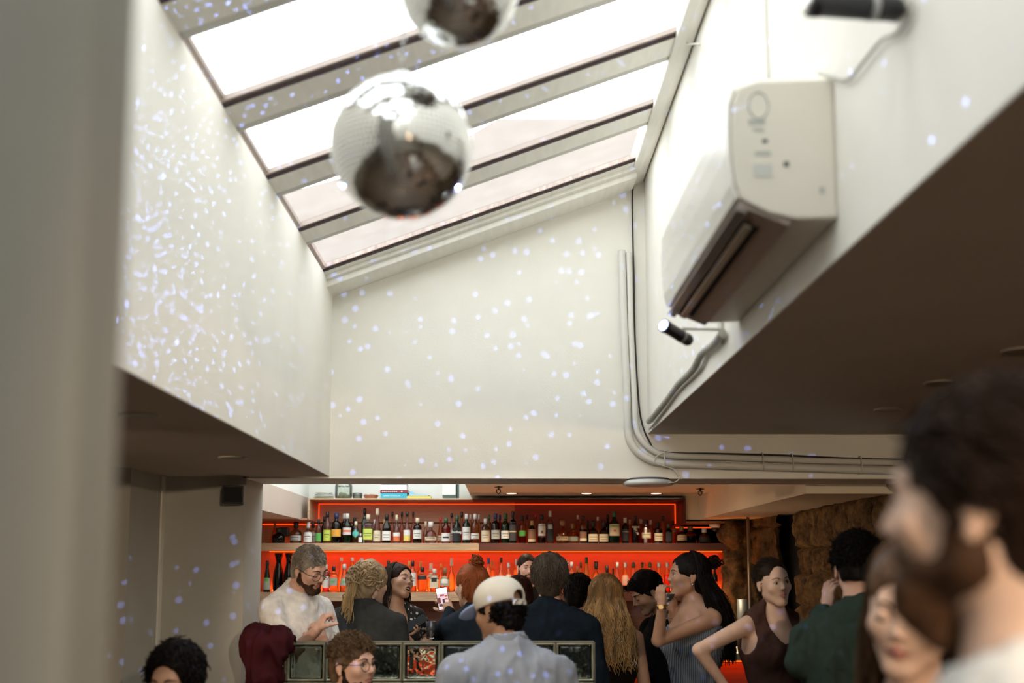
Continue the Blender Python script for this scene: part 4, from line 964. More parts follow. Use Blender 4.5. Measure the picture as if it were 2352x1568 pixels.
LB = [
 (614, 1287, 17, 'cone', 'green', 'amber', .0, 'black', 'greengrey', (.08, .45), 'green bottle with round green mark at the far left of the lower shelf', ('green', .34, .46, 30)),
 (640, 1270, 27, 'hour', 'dark', 'dark', 1, 'black', None, None, 'left of two black hourglass-shaped vases behind the grey-haired man', None),
 (663, 1270, 24, 'hour', 'dark', 'dark', 1, 'black', None, None, 'right of two black hourglass-shaped vases behind the grey-haired man', None),
 (749, 1296, 17, 'high', 'red', 'red', 1, 'clear', 'white', (.16, .75), 'red bottle with tall white label beside the spectacles of the grey-haired man', ('black', .50, .53, 30)),
 (767, 1300, 19, 'high', 'amber', 'amber', 1, 'black', 'greengrey', (.26, .56), 'amber bottle with black cap and grey-green square label on the lower shelf', ('green', .38, .44, 14)),
 (784, 1280, 17, 'tall', 'amber', 'amber', 1, 'clear', None, None, 'left of two tall glowing conical orange bottles', None),
 (791, 1295, 20, 'cone', 'clear', 'amber', .3, 'silver', 'greengrey', (.24, .50), 'clear conical bottle with grey-green label between the glowing orange pair', ('green', .34, .40, 14)),
 (809, 1280, 17, 'tall', 'amber', 'amber', 1, 'clear', None, None, 'right of two tall glowing conical orange bottles', None),
 (831, 1281, 18, 'high', 'clear', 'clear', 1, 'silver', 'black', (.3, .6), 'bottle with chromed black top showing above the fair curls', None),
 (892, 1287, 16, 'std', 'brown', 'brown', 1, 'black', None, None, 'dark-capped bottle between the two fair and dark-haired women', None),
 (940, 1288, 13, 'high', 'amber', 'amber', 1, 'gold', None, None, 'gold-capped bottle just right of the laughing woman', None),
 (948, 1287, 17, 'high', 'clear', 'amber', .3, 'black', 'white', (.2, .62), 'black-capped bottle with white label beside the laughing woman', None),
 (966, 1289, 15, 'high', 'amber', 'amber', 1, 'gold', None, None, 'bottle with broad gold cap behind the black-labelled one', None),
 (970, 1302, 21, 'high', 'amber', 'amber', 1, 'black', 'black', (.50, .66), 'square amber bottle with black banner label', None),
 (990, 1293, 19, 'squat', 'amber', 'amber', 1, 'clear', 'cream', (.5, .66), 'amber bottle with pale neck tag behind the square cream label', None),
 (998, 1306, 21, 'high', 'clear', 'amber', .3, 'clear', 'cream', (.18, .72), 'bottle with cream label and a small dark square emblem', ('black', .44, .62, 22)),
 (1013, 1294, 14, 'slim', 'amber', 'amber', 1, 'gold', None, None, 'slim amber bottle behind the round seal label', None),
 (1022, 1303, 24, 'squat', 'amber', 'amber', 1, 'brown', 'greengrey', (.26, .64), 'round-shouldered amber bottle with a round seal label above the phone', ('white', .36, .54, 34)),
 (1037, 1281, 18, 'round', 'amber', 'amber', 1, 'clear', None, None, 'tall-necked amber decanter left of the red-haired woman', None),
 (1107, 1282, 13, 'std', 'dark', 'dark', 1, 'black', None, None, 'dark bottle against the bun of the red-haired woman', None),
 (1122, 1281, 14, 'high', 'frost', 'frost', 1, 'blue', None, None, 'frosted bottle with blue cap over the white baseball cap', None),
 (1130, 1287, 13, 'high', 'amber', 'amber', 1, 'gold', None, None, 'orange square bottle behind the blue-capped one', None),
 (1151, 1280, 16, 'slim', 'frost', 'frost', 1, 'black', None, None, 'frosted glowing bottle with slim black-topped neck', None),
 (1168, 1292, 17, 'cone', 'clear', 'amber', .6, 'silver', 'cream', (.3, .6), 'conical clear bottle with silver cap left of the bartender', None),
 (1186, 1284, 13, 'high', 'amber', 'amber', 1, 'clear', None, None, 'square amber bottle right beside the bartender', None),
 (1304, 1288, 13, 'high', 'amber', 'amber', 1, 'clear', None, None, 'clear-capped bottle right of the grey-haired man in dark navy', None),
 (1313, 1290, 16, 'high', 'clear', 'red', .35, 'silver', 'black', (.42, .62), 'bottle with black over grey label and red lower half', ('grey', .42, .50)),
 (1326, 1300, 14, 'round', 'amber', 'amber', 1, 'brown', None, None, 'small round amber bottle above the dark-haired man', None),
 (1334, 1291, 12, 'std', 'amber', 'amber', 1, 'black', None, None, 'black-capped bottle left of the green conical one', None),
 (1347, 1279, 17, 'cone', 'olive', 'olive', 1, 'green', None, None, 'green conical bottle, tallest in the middle of the lower shelf', None),
 (1369, 1289, 22, 'squat', 'amber', 'amber', 1, 'black', None, None, 'round-shouldered bottle with a black strap, above the long fair hair', None),
 (1394, 1299, 20, 'squat', 'frost', 'frost', 1, 'black', None, None, 'jar-shaped clear bottle with black cap', None),
 (1408, 1305, 10, 'std', 'dark', 'dark', 1, 'black', 'grey', (.4, .5), 'slim black bottle left of the swing-top row', None),
 (1418, 1291, 15, 'swing', 'rose', 'rose', .45, 'clear', None, None, 'swing-top bottle of pink liquid, leftmost of the swing-top row', None),
 (1436, 1291, 17, 'swing', 'amber', 'dark', .22, 'clear', 'peach', (.24, .56), 'swing-top bottle with pink paper label, second of the row', None),
 (1455, 1291, 15, 'swing', 'rose', 'red', .5, 'green', None, None, 'swing-top bottle half full of red, third of the row', None),
 (1475, 1291, 16, 'swing', 'amber', 'amber', 1, 'green', None, None, 'green-topped swing-top bottle behind the bowed head, fourth of the row', None),
 (1493, 1291, 15, 'swing', 'amber', 'amber', 1, 'green', None, None, 'amber swing-top bottle, fifth of the row', None),
 (1513, 1291, 16, 'swing', 'amber', 'amber', 1, 'clear', None, None, 'amber swing-top bottle with pale top, sixth of the row', None),
 (1532, 1291, 16, 'swing', 'rose', 'red', .6, 'clear', None, None, 'swing-top bottle full of red, last before the woman in profile', None),
 (1641, 1299, 14, 'std', 'dark', 'amber', .4, 'black', None, None, 'dark bottle right of the long dark hair on the lower shelf', None),
]
for u in LB:
    px, ptop, w, kind, g, lq, lv, cap, lab, lr, desc, acc = u
    t = bottle(px, ptop, w, kind, g, lq if lv > 0 else g, lv, cap, lab, lr, desc, lo_, YU if 'behind' not in desc else YU2, g2, acc)
    if kind == 'hour': t.name = 'hourglass_vase'; t['category'] = 'vase'
    if kind == 'swing':
        x, z = t.location.x, atY(px, ptop, YU).z
        one('swing_clip', lambda b: tube(b, [(x - .014, YU, z - .05), (x - .017, YU - .006, z - .02), (x, YU - .004, z + .002), (x + .017, YU - .006, z - .02), (x + .014, YU, z - .05)], .0022, 5), cmat('black'), t)
# the black bottle in the dark cabinet bay
t = thing('liquor_bottle', 'black bottle in the dark bay under the lower shelf, between the two standing guests', 'bottle', (atY(773, 1400, 9.55).x, 9.55, .92))
one('glass_body', lambda b: lathe(b, [(.035, 0), (.036, .2), (.03, .25), (.014, .30), (.013, .38)], (t.location.x, 9.55, .9205), 18), gmat('dark'), t)
one('cap', lambda b: lathe(b, [(.015, .36), (.015, .40), (.012, .402)], (t.location.x, 9.55, .9205), 14), cmat('black'), t)
# fruit bowl on the lower shelf at the right
fb = atY(1578, 1358, 9.66); t = thing('glass_bowl', 'shallow glass bowl of orange slices on the lower shelf by the raised hand', 'bowl', (fb.x, 9.66, zs2t))
one('bowl', lambda b: lathe(b, [(.02, 0), (.03, .004), (.055, .03), (.062, .05), (.059, .05), (.052, .032), (.0001, .008)], (fb.x, 9.66, zs2t + .0005), 20), tint_glass('clear_glass', (.93, .93, .92)), t)
one('orange_slice', lambda b: lathe(b, [(.0001, 0), (.032, .002), (.034, .008), (.0001, .010)], (fb.x, 9.65, zs2t + .04), 16, axis=(.3, -.8, .5)), mat('orange_flesh', (.8, .35, .03), .5), t)

# ------------------------------------------------------------------ things on top of the case
ZT = zt0 + .0005; YT = 9.72
def rx(px): return atY(px, 1143, YT).x
def rz(py): return atY(1157, py, YT).z - (atY(1157, 1143.5, YT).z - ZT)
for k in range(4):
    o = one('serving_plate', lambda b: lathe(b, [(.05, 0), (.062, .004), (.094 - .004 * k, .010), (.096 - .004 * k, .013), (.06, .008), (.0001, .006)], (rx(744), YT, ZT + .0148 * k), 28), mat('glazed_grey_white', (.62, .64, .58), .3))
    tag(o, '%s of the four pale plates stacked at the left on top of the case' % ('lowest', 'second lowest', 'second highest', 'topmost')[k], 'plate', 'plates stacked on the case')
t = thing('glass_terrarium', 'big clear jar with green moss inside, on top of the case', 'terrarium', (rx(789), YT, ZT))
one('jar', lambda b: lathe(b, [(.060, 0), (.075, .006), (.080, .03), (.080, .12), (.07, .15), (.066, .155), (.066, .17)], (rx(789), YT, ZT), 24), tint_glass('jar_glass', (.86, .92, .86), extra=.12), t)
v = Vox((rx(789) - .08, YT - .08, ZT), (rx(789) + .08, YT + .08, ZT + .14), .006)
v.ell((rx(789), YT, ZT + .018), (.068, .068, .016)); 
for k in range(16): a = random.random() * 6.28; rr = random.uniform(0, .05); v.ell((rx(789) + rr * math.cos(a), YT + rr * math.sin(a), ZT + random.uniform(.02, .05)), (.02, .02, .013))
for k in range(7): a = k * .9; v.ell((rx(789) + .045 * math.cos(a), YT + .045 * math.sin(a), ZT + .118), (.016, .016, .007))
V, Q, _ = v.mesh(); arr_mesh('moss', V, Q, mat('moss_green', (.16, .19, .07), .9, var=.4, vscale=60), t)
t = thing('glass_bowl', 'small glass bowl with green leaves beside the big jar', 'bowl', (rx(821), YT, ZT))
one('bowl', lambda b: lathe(b, [(.03, 0), (.042, .006), (.047, .035), (.046, .055), (.044, .055), (.04, .01), (.0001, .006)], (rx(821), YT, ZT), 22), tint_glass('jar_glass', (.86, .92, .86)), t)
v = Vox((rx(821) - .05, YT - .05, ZT), (rx(821) + .05, YT + .05, ZT + .06), .005)
for k in range(10): a = k * 2.4; v.ell((rx(821) + .02 * math.cos(a), YT + .02 * math.sin(a), ZT + .015 + .0025 * k), (.014, .01, .005))
V, Q, _ = v.mesh(); arr_mesh('leaves', V, Q, mat('leaf_dark_green', (.07, .13, .06), .8, var=.4, vscale=60), t)
t = thing('terracotta_bowl', 'low terracotta bowl heaped with dried plants', 'bowl', (rx(852), YT, ZT))
one('bowl', lambda b: lathe(b, [(.045, 0), (.055, .004), (.068, .03), (.071, .034), (.066, .034), (.055, .012), (.0001, .010)], (rx(852), YT, ZT), 24), mat('terracotta', (.42, .18, .10), .8, var=.2, vscale=40), t)
v = Vox((rx(852) - .08, YT - .08, ZT), (rx(852) + .08, YT + .08, ZT + .07), .005)
for k in range(26): a = k * 2.4; rr = .009 * math.sqrt(k) * 1.2; v.ell((rx(852) + rr * math.cos(a), YT + rr * math.sin(a), ZT + .03), (.012, .008, random.uniform(.006, .016)))
V, Q, _ = v.mesh(); arr_mesh('dried_plants', V, Q, mat('dried_brown', (.30, .16, .10), .9, var=.5, vscale=80), t)
def book(x0, x1, z0, z1, cm, desc, dep=.2, ang=0, strip=None):
    cx = (rx(x0) + rx(x1)) / 2; hw = (rx(x1) - rx(x0)) / 2; M = Matrix.Rotation(ang, 3, 'Z'); ax = [M @ Vector(a) for a in ((1, 0, 0), (0, 1, 0), (0, 0, 1))]
    t = thing('book', desc, 'book', (cx, YT, z0), 'books on top of the case'); zc = (z0 + z1) / 2; hz = (z1 - z0) / 2
    def cov(b):
        obox(b, (cx, YT, z1 - .0012), ax, (hw, dep / 2, .0012)); obox(b, (cx, YT, z0 + .0012), ax, (hw, dep / 2, .0012)); obox(b, Vector((cx, YT, zc)) + M @ Vector((0, -dep / 2 + .0015, 0)), ax, (hw, .0015, hz))
    one('cover', cov, cm, t)
    one('pages', lambda b: obox(b, Vector((cx, YT, zc)) + M @ Vector((0, .002, 0)), ax, (hw - .004, dep / 2 - .004, hz - .0024)), mat('paper_pages', (.75, .73, .66), .8), t)
    if strip:
        for a0, a1, f0, f1 in strip[1]:
            one('spine_print', lambda b: obox(b, Vector((cx + hw * (a0 + a1) / 2, YT, z0 + (z1 - z0) * (f0 + f1) / 2)) + M @ Vector((0, -dep / 2 - .0004, 0)), ax, (hw * (a1 - a0) / 2, .0006, (z1 - z0) * (f1 - f0) / 2)), strip[0], t)
bk = lambda n, c: mat('book_cover_' + n, c, .5)
z = [ZT, ZT + .0505, ZT + .0745, ZT + .092, ZT + .116, ZT + .131]
wp = mat('white_print', (.75, .72, .70), .6)
book(877, 937, ZT, ZT + .050, bk('turquoise', (.03, .36, .46)), 'thick turquoise book lying at the bottom of the book pile', strip=(wp, [(-.8, -.35, .4, .48), (-.3, .5, .4, .46)]))
book(876, 939, ZT + .0505, ZT + .0755, bk('crimson', (.28, .03, .05)), 'dark red book with white spine lettering in the pile', strip=(wp, [(-.86 + .14 * k, -.86 + .14 * k + .10, .35, .65) for k in range(8)] + [(.5, .62, .3, .7)]))
book(877, 936, ZT + .076, ZT + .1285, bk('white', (.72, .73, .70)), 'thick white book in the pile under the dark teal one', strip=(mat('grey_line', (.3, .33, .32), .6), [(-.45, -.43, 0, 1), (.18, .2, 0, 1)]))
book(879, 934, ZT + .129, ZT + .142, bk('teal', (.05, .12, .15)), 'thin dark teal book on top of the pile')
book(937, 991, ZT, ZT + .022, bk('yellow', (.75, .60, .10)), 'yellow book lying beside the pile')
t = thing('open_magazine', 'light blue magazine slumped on the yellow book', 'magazine', (rx(963), YT, ZT + .0225), 'books on top of the case')
def mg(b):
    x0, x1 = rx(941), rx(986); q = [(x0, ZT + .0225), (x1, ZT + .0225), (x1, ZT + .036), (x0 + .06, ZT + .042), (x0 + .03, ZT + .06), (x0 + .012, ZT + .072), (x0 + .002, ZT + .045)]
    prism(b, q, 'y', YT - .09, YT + .09)
one('cover', mg, bk('sky_blue', (.22, .48, .66)), t)
one('pages', lambda b: box(b, (rx(944), YT - .092, ZT + .026), (rx(986), YT - .0905, ZT + .032)), mat('paper_pages', (.75, .73, .66), .8), t)
t = thing('gift_box', 'tall white box with dark green side and black base on top of the case', 'box', (rx(1036), YT, ZT))
one('box_body', lambda b: obox(b, (rx(1033), YT, ZT + .072), [Matrix.Rotation(R(-6), 3, 'Z') @ Vector(a) for a in ((1, 0, 0), (0, 1, 0), (0, 0, 1))], (.062, .05, .07)), mat('white_card', (.70, .72, .68), .6), t, bevel=.002)
one('box_side', lambda b: box(b, (rx(1050), YT - .045, ZT), (rx(1054), YT + .05, ZT + .142)), mat('dark_green_card', (.05, .09, .075), .5), t)
one('box_base', lambda b: obox(b, (rx(1034), YT - .004, ZT + .018), [Matrix.Rotation(R(-6), 3, 'Z') @ Vector(a) for a in ((1, 0, 0), (0, 1, 0), (0, 0, 1))], (.064, .05, .0175)), mat('dark_green_card', (.05, .09, .075), .5), t)

struct('wall_bar_lit_patch', lambda b: box(b, (xt1 + .002, YF + .03, ZW), (1.80, 9.98, ZC)), warm_pl)  # cream box added where warm light falls on the white back wall
# ------------------------------------------------------------------ people
def skin(name, c): 
    return mat('skin_' + name, c, .5, var=.10, vscale=14, bump=.05, bscale=160, spec=.35)
SK = {'fair': (.68, .45, .33), 'pink': (.70, .42, .31), 'tan': (.42, .235, .15), 'warm': (.55, .33, .22), 'brown': (.36, .20, .12)}
LIPS = mat('lips', (.54, .22, .18), .45); MOUTH = mat('inner_mouth', (.10, .02, .02), .6)
def hairm(name, c, var=.35): return mat('hair_' + name, c, .5, var=var, vscale=22, bump=.35, bscale=120, stretch=(1, 1, .18), spec=.10)
HC = {'black': (.006, .0045, .004), 'darkbrown': (.020, .011, .007), 'brown': (.09, .05, .028), 'greybrown': (.27, .23, .19), 'blonde': (.42, .28, .14), 'ash': (.40, .29, .17), 'red': (.26, .07, .022), 'beard': (.055, .027, .014), 'greydark': (.075, .058, .042)}
def eye_obj(head, Rm, c, parent, iris=(.10, .06, .03)):
    bm = BM(); r = .0122; seg = 16; z = Vector(Rm @ np.array([0, 1, 0]))
    angs = [0, .18, .19, .48, .5, .9, 1.4, 2, 2.6, PI]; mi = [2, 2, 1, 1, 0, 0, 0, 0, 0]
    M = Vector((0, 0, 1)).rotation_difference(z).to_matrix(); rings = []
    for a in angs:
        rr = max(r * math.sin(a), 1e-5); rings.append([bm.verts.new(Vector(c) + M @ Vector((rr * math.cos(2 * PI * k / seg), rr * math.sin(2 * PI * k / seg), r * math.cos(a)))) for k in range(seg)])
    for i in range(len(rings) - 1):
        for k in range(seg):
            f = bm.faces.new((rings[i][k], rings[i][(k + 1) % seg], rings[i + 1][(k + 1) % seg], rings[i + 1][k])); f.smooth = True; f.material_index = mi[i]
    meshobj('eye', bm, [mat('eye_white', (.62, .58, .54), .25), mat('iris', iris, .2), mat('pupil', (.004, .004, .004), .1)], parent)

class Person:
    def __init__(s, name, label, px, py, Y, yaw, pitch=0, roll=0, byaw=None, sc=1.0, skin_c='fair', hair='brown', sex='m', group='guests at the bar', width=1.0, sho=None, lean=(0, 0), neck=.16, eyes='open', mouth='closed', brow=None, sholift=0):
        if sex == 'f': neck -= .018
        s.c = np.array(atY(px, py, Y)); s.sc = sc; s.sex = sex; s.w = width
        def frame(y, p=0, r=0):
            f = np.array([math.sin(R(y)), -math.cos(R(y)), 0]); up = np.array([0, 0, 1.]); x = np.cross(f, up)
            M = np.stack([x, f, up], 1)           # columns: local x (own right), y (forward), z
            cp, sp = math.cos(R(p)), math.sin(R(p)); Rx = np.array([[1, 0, 0], [0, cp, -sp], [0, sp, cp]])
            cr_, sr = math.cos(R(r)), math.sin(R(r)); Ry = np.array([[cr_, 0, sr], [0, 1, 0], [-sr, 0, cr_]])
            return M @ Ry @ Rx
        s.Rh = frame(yaw, pitch, roll); s.Rb = frame(yaw if byaw is None else byaw)
        s.N = s.c + s.Rh @ (np.array([0, -.035, -.13]) * sc) + np.array([0, 0, -(neck - .13) * sc]) + s.Rb @ (np.array([lean[0], lean[1], 0]))
        sw = (.185 if sex == 'm' else .155) * width * sc if sho is None else sho
        s.sw = sw
        s.S = [s.N + s.Rb @ np.array([k * sw, -.005, ((-.098 if sex == 'm' else -.080) + sholift) * sc]) for k in (-1, 1)]   # 0 own left, 1 own right
        s.base = Vector((s.N[0], s.N[1], 0))
        s.t = thing('person', label, 'person', s.base, group)
        s.skin = skin(skin_c, SK[skin_c]); s.hm = hairm(hair, HC[hair]); s.brow = hairm(brow or hair, HC[brow or hair])
        s.arms = [None, None]; s.hands = [None, None]; s.eyes = eyes; s.mouth = mouth; s.name = name
        s.fine = []
    def H(s, x, y, z): return s.c + s.Rh @ (np.array([x, y, z]) * s.sc)
    def B(s, x, y, z): return s.N + s.Rb @ (np.array([x, y, z]) * s.sc)
    def arm(s, side, elbow=None, wrist=None, hand=None):
        """side 0 = own left, 1 = own right; joints in world space"""
        s.arms[side] = (np.array(elbow), np.array(wrist)); s.hands[side] = hand
    def joints(s, i):
        if s.arms[i] is not None: return s.S[i], s.arms[i][0], s.arms[i][1]
        k = (-1, 1)[i]; S = s.S[i]
        e = S + s.Rb @ np.array([k * .05, -.02, -.29]) * s.sc; w = e + s.Rb @ np.array([k * .01, .07, -.25]) * s.sc
        return S, e, w
    # ---- primitives
    def head(s, v, o=0, face=True):
        sc = s.sc; f = s.sex == 'f'; Hh = s.H
        E = lambda c, r, k=.012, m=0, op='+': v.ell(Hh(*c), np.array(r) * sc + o, s.Rh, k, m, op)
        K = lambda a, b, ra, rb, k=.010, m=0, op='+': v.cap(Hh(*a), Hh(*b), ra * sc + o, rb * sc + o, k, m, op)
        E((0, -.015, .030), (.074, .094, .087), .01)
        E((0, .025, -.02), (.062, .068, .082), .03)
        K((0, .035, -.04), (0, .060, -.092), .05, .020 if f else .024, .02)
        for k in (-1, 1):
            K((k * .047, .0, -.055), (k * .014, .062, -.097), .017, .015, .025)
            E((k * .040, .062, -.022), (.020, .016, .018), .022)
        if not face: return
        K((-.030, .076, .024), (.030, .076, .024), .007 if f else .010, .007 if f else .010, .018)
        K((0, .083, .016), (0, .099 if f else .103, -.022), .0055 if f else .007, .0078 if f else .0102, .010)
        for k in (-1, 1): E((k * (.008 if f else .010), .092 if f else .095, -.027), (.0065, .009, .006), .006)
        for k in (-1, 1): E((k * .031, .094, .003), (.017, .014, .011), .010, 0, '-')
        # eyelids
        for k in (-1, 1):
            if s.eyes == 'open':
                K((k * .041, .073, .0105), (k * .022, .078, .0115), .0052, .0052, .004); K((k * .041, .072, -.0085), (k * .023, .077, -.0085), .0045, .0045, .004)
            else:
                E((k * .031, .076, .003), (.0145, .0135, .012), .004)
        # mouth
        if s.mouth == 'closed':
            K((-.021, .078, -.056), (0, .088, -.0515), .0042, .0062, .004, 1); K((.021, .078, -.056), (0, .088, -.0515), .0042, .0062, .004, 1)
            K((-.017, .078, -.061), (0, .087, -.0625), .0045, .0075, .004, 1); K((.017, .078, -.061), (0, .087, -.0625), .0045, .0075, .004, 1)
        else:
            E((0, .076, -.066), (.028, .022, .024), .008)
            K((-.026, .072, -.052), (0, .092, -.048), .005, .0065, .004, 1); K((.026, .072, -.052), (0, .092, -.048), .005, .0065, .004, 1)
            K((-.022, .070, -.078), (0, .084, -.086), .005, .0075, .004, 1); K((.022, .070, -.078), (0, .084, -.086), .005, .0075, .004, 1)
            E((0, .098, -.066), (.021, .030, .0125), .003, 2, '-')
        for k in (-1, 1):
            E((k * .077, -.012, -.004), (.007, .017, .030), .005); E((k * .084, -.008, .002), (.004, .010, .018), .003, 0, '-'); E((k * .078, -.006, -.032), (.006, .008, .009), .004)
    def neck(s, v, o=0):
        r = (.056 if s.sex == 'm' else .045) * s.sc + o
        v.cap(s.H(0, -.025, -.055), s.N, r, r * 1.1, .02)
    def torso(s, v, o=0):
        q = s.w * s.sc; m = s.sex == 'm'
        v.cap(s.N, s.B(0, 0, -.06), .06 * q + o, .08 * q + o, .03)
        for i, k in enumerate((-1, 1)):
            v.cap(s.B(k * .015, -.012, -.005), s.S[i] + s.Rb @ np.array([-k * .02, -.01, .005]), .046 * q + o, .044 * q + o, .035)
            v.ell(s.B(k * .07 * s.w, .035, -.20), np.array([.09, .075, .11]) * q + o, s.Rb, .05)
            v.ell(s.B(k * .072 * s.w, -.035, -.20), np.array([.092, .07, .14]) * q + o, s.Rb, .05)
            if not m: v.ell(s.B(k * .065, .095, -.21), np.array([.058, .052, .055]) * q + o, s.Rb, .02)
            v.ell(s.B(k * .07 * s.w, -.01, -.58), np.array([.105, .105, .12]) * q + o, s.Rb, .04)
        v.ell(s.B(0, .01, -.25), np.array([.15 if m else .125, .105, .22]) * q + o, s.Rb, .05)
        v.ell(s.B(0, .01 if m else 0, -.42), np.array([.15 if m else .115, .115 if m else .09, .20]) * q + o, s.Rb, .06)
    def limb(s, v, i, o=0, upto=1.0, flare=0):
        S, e, w = s.joints(i); q = s.sc * (1.0 if s.sex == 'm' else .84)
        a = min(upto, .5) / .5
        v.cap(S, S + (e - S) * a, .052 * q + o, (.052 - .013 * a) * q + o + flare, .02)
        if upto > .5:
            b = (upto - .5) / .5
            v.cap(e, e + (w - e) * b, .040 * q + o, (.040 - .014 * b) * q + o + flare, .012)
    def hand(s, v, i):
        S, e, w = s.joints(i); h = s.hands[i] or {}
        d = (w - e) / np.linalg.norm(w - e); u = np.array(h.get('dir', d), float); u /= np.linalg.norm(u)
        n = np.array(h.get('palm', s.Rb @ np.array([(-1, 1)[i] * -1., 0, 0])), float); n -= u * (n @ u); n /= np.linalg.norm(n)
        t = np.cross(u, n) * (1 if i == 0 else -1) * h.get('flip', 1)   # towards the thumb
        q = s.sc * (.95 if s.sex == 'm' else .84)
        P = lambda a, b, c: w + (u * a + t * b + n * c) * q
        Rm = np.stack([t, u, n], 1)
        v.cap(w - d * .02, P(.03, 0, 0), .025 * q, .024 * q, .01)
        v.ell(P(.048, 0, 0), np.array([.040, .050, .016]) * q, Rm, .012)
        cs = h.get('curl', [25, 30, 34, 38]); ln = [.070, .079, .073, .058]
        for k in range(4):
            b = P(.084 - .004 * abs(k - 1), .030 - .020 * k, 0); spread = (1.5 - k) * R(h.get('spread', 4)); a = R(cs[k]) * .6; p = b
            for j, fr in enumerate((.45, .31, .24)):
                dr = u * math.cos(a) + n * math.sin(a); dr = dr * math.cos(spread) + t * math.sin(spread)
                p2 = p + dr * ln[k] * fr * q; v.cap(p, p2, (.0092 - .001 * j) * q, (.0085 - .001 * j) * q, .004 if j else .008); p = p2; a += R(cs[k]) * (1.0 if j == 0 else .8)
        ta = h.get('thumb', 35); b = P(.018, .026, .006); dr = u * .62 + t * .70 + n * .35; p = b
        for j, l in enumerate((.038, .030, .025)):
            dr = dr / np.linalg.norm(dr); p2 = p + dr * l * q; v.cap(p, p2, (.0135 - .002 * j) * q, (.012 - .002 * j) * q, .007); p = p2; dr = dr + n * math.sin(R(ta)) * .5 + u * .25 - t * .15
        s.tip = p
    def legs(s, v, o=0, to=0.0, seat=None):
        hz = s.B(0, 0, -.60)[2]
        for k in (-1, 1):
            hip = s.B(k * .09 * s.w, 0, -.60); kn = np.array([*(s.B(k * .10, .02, 0)[:2]), hz * .52]); an = np.array([*(s.B(k * .11, -.01, 0)[:2]), .08])
            if s.seat:
                kn = s.B(k * .13, .42, -.62); an = np.array([*(s.B(k * .14, .34, 0)[:2]), max(.1, kn[2] - .45)])
            v.cap(hip, kn, .088 * s.sc + o, .058 * s.sc + o, .03); v.cap(kn, an, .056 * s.sc + o, .036 * s.sc + o, .02)
            s.ank[(k + 1) // 2] = an
    seat = False
    def build(s, sleeve=.3, top='tee', top_mat=None, bottom_mat=None, hands=(False, False), neckcut=.065, hairfn=None, res=.0038, off=.013, folds=.020):
        s.ank = [None, None]
        lo = np.min([s.c, s.N, *[j for i in (0, 1) for j in s.joints(i)]], 0) - .16; hi = np.max([s.c, s.N, *[j for i in (0, 1) for j in s.joints(i)]], 0) + .17
        lo[2] = .0; hi[2] = s.c[2] + .2
        fine = [(s.c - .135 * s.sc, s.c + .135 * s.sc, res)]
        for i in (0, 1):
            if hands[i]: w = s.joints(i)[2]; fine.append((w - .12, w + .12, .0045))
        v = Vox(lo, hi, .012, fine)
        s.torso(v); s.neck(v)
        for i in (0, 1): s.limb(v, i); s.hand(v, i)
        s.legs(v); s.head(v)
        for i in (0, 1):
            a = s.ank[i]; v.cap(a, a + s.Rb @ np.array([0, .14, -.04]), .035, .03, .02)
        V, Q, mi = v.mesh()
        mi = np.where(mi > 3, 0, mi)
        s.body = arr_mesh('body', V, Q, [s.skin, LIPS, MOUTH, s.brow], s.t, mi=mi)
        if s.eyes == 'open':
            for k in (-1, 1): eye_obj(s, s.Rh, s.H(k * .031, .0725, .0015), s.t)
        if res < .006: s.face_lines(V)
        # garment
        g = Vox(lo - .02, hi, .010)
        s.torso(g, off)
        for i in (0, 1):
            if sleeve > 0: s.limb(g, i, off - .001, sleeve, .006 if sleeve < .4 else .002)
        if top in ('tank', 'dress', 'vest'):
            for i, k in enumerate((-1, 1)): 
                q = s.sw; g.ell(s.S[i] + s.Rb @ np.array([k * .045, 0, -.03]), (.092, .12, .13), s.Rb, .01, 0, '-')
        if top in ('tank', 'dress'):
            g.ell(s.B(0, .10, -.02), (.088, .11, .15), s.Rb, .01, 0, '-'); g.ell(s.B(0, -.06, .0), (.08, .06, .07 if top == 'tank' else .16), s.Rb, .01, 0, '-')
        elif top == 'strappy':
            g.half(s.B(0, 0, -.12), s.Rb @ np.array([0, .1, 1.]))
        elif top == 'vneck': g.ell(s.B(0, .11, -.03), (.085, .09, .15), s.Rb, .008, 0, '-'); g.ell(s.B(0, .0, .03), (.075, .075, .045), s.Rb, .008, 0, '-')
        else:
            g.ell(s.B(0, .02, .03), (neckcut + .012, neckcut + .02, .045), s.Rb, .006, 0, '-')
        hem = s.B(0, 0, -.66 if top not in ('dress', 'strappy') else -.9)
        if top in ('dress', 'strappy'):
            for k in (-1, 1): g.cap(s.B(k * .07, 0, -.55), s.B(k * .08, 0, -1.0), .125, .15, .03)
        g.half(hem, (0, 0, -1))
        V, Q, mi = g.mesh(); n = vnormals(V, Q)
        f = fbm(V * np.array([9, 9, 4]), 31, 3); f2 = 1 - 2 * np.abs(fbm(V * np.array([11, 11, 5]) + f[:, None] * 2.5, 77, 2))
        V = V + n * np.clip(f * folds * 1.2 + (f2 - .62) * folds * 1.1, -.006, .03)[:, None]
        s.garment = arr_mesh({'tee': 't_shirt', 'shirt': 'shirt', 'tank': 'tank_top', 'dress': 'dress', 'strappy': 'dress', 'vest': 'waistcoat', 'blazer': 'blazer', 'vneck': 'dress_top'}[top], V, Q, top_mat, s.t)
        # trousers and shoes
        if top not in ('dress', 'strappy'):
            p = Vox(lo - .03, np.array([hi[0] + .03, hi[1] + .03, s.B(0, 0, -.5)[2]]), .016)
            if s.seat: pass
            for k in (-1, 1): p.ell(s.B(k * .07 * s.w, -.01, -.58), np.array([.105, .105, .12]) * s.w * s.sc + .010, s.Rb, .04)
            s.legs(p, .012); 
            V, Q, mi = p.mesh(); arr_mesh('trousers', V, Q, bottom_mat or mat('dark_trousers', (.02, .022, .028), .8), s.t)
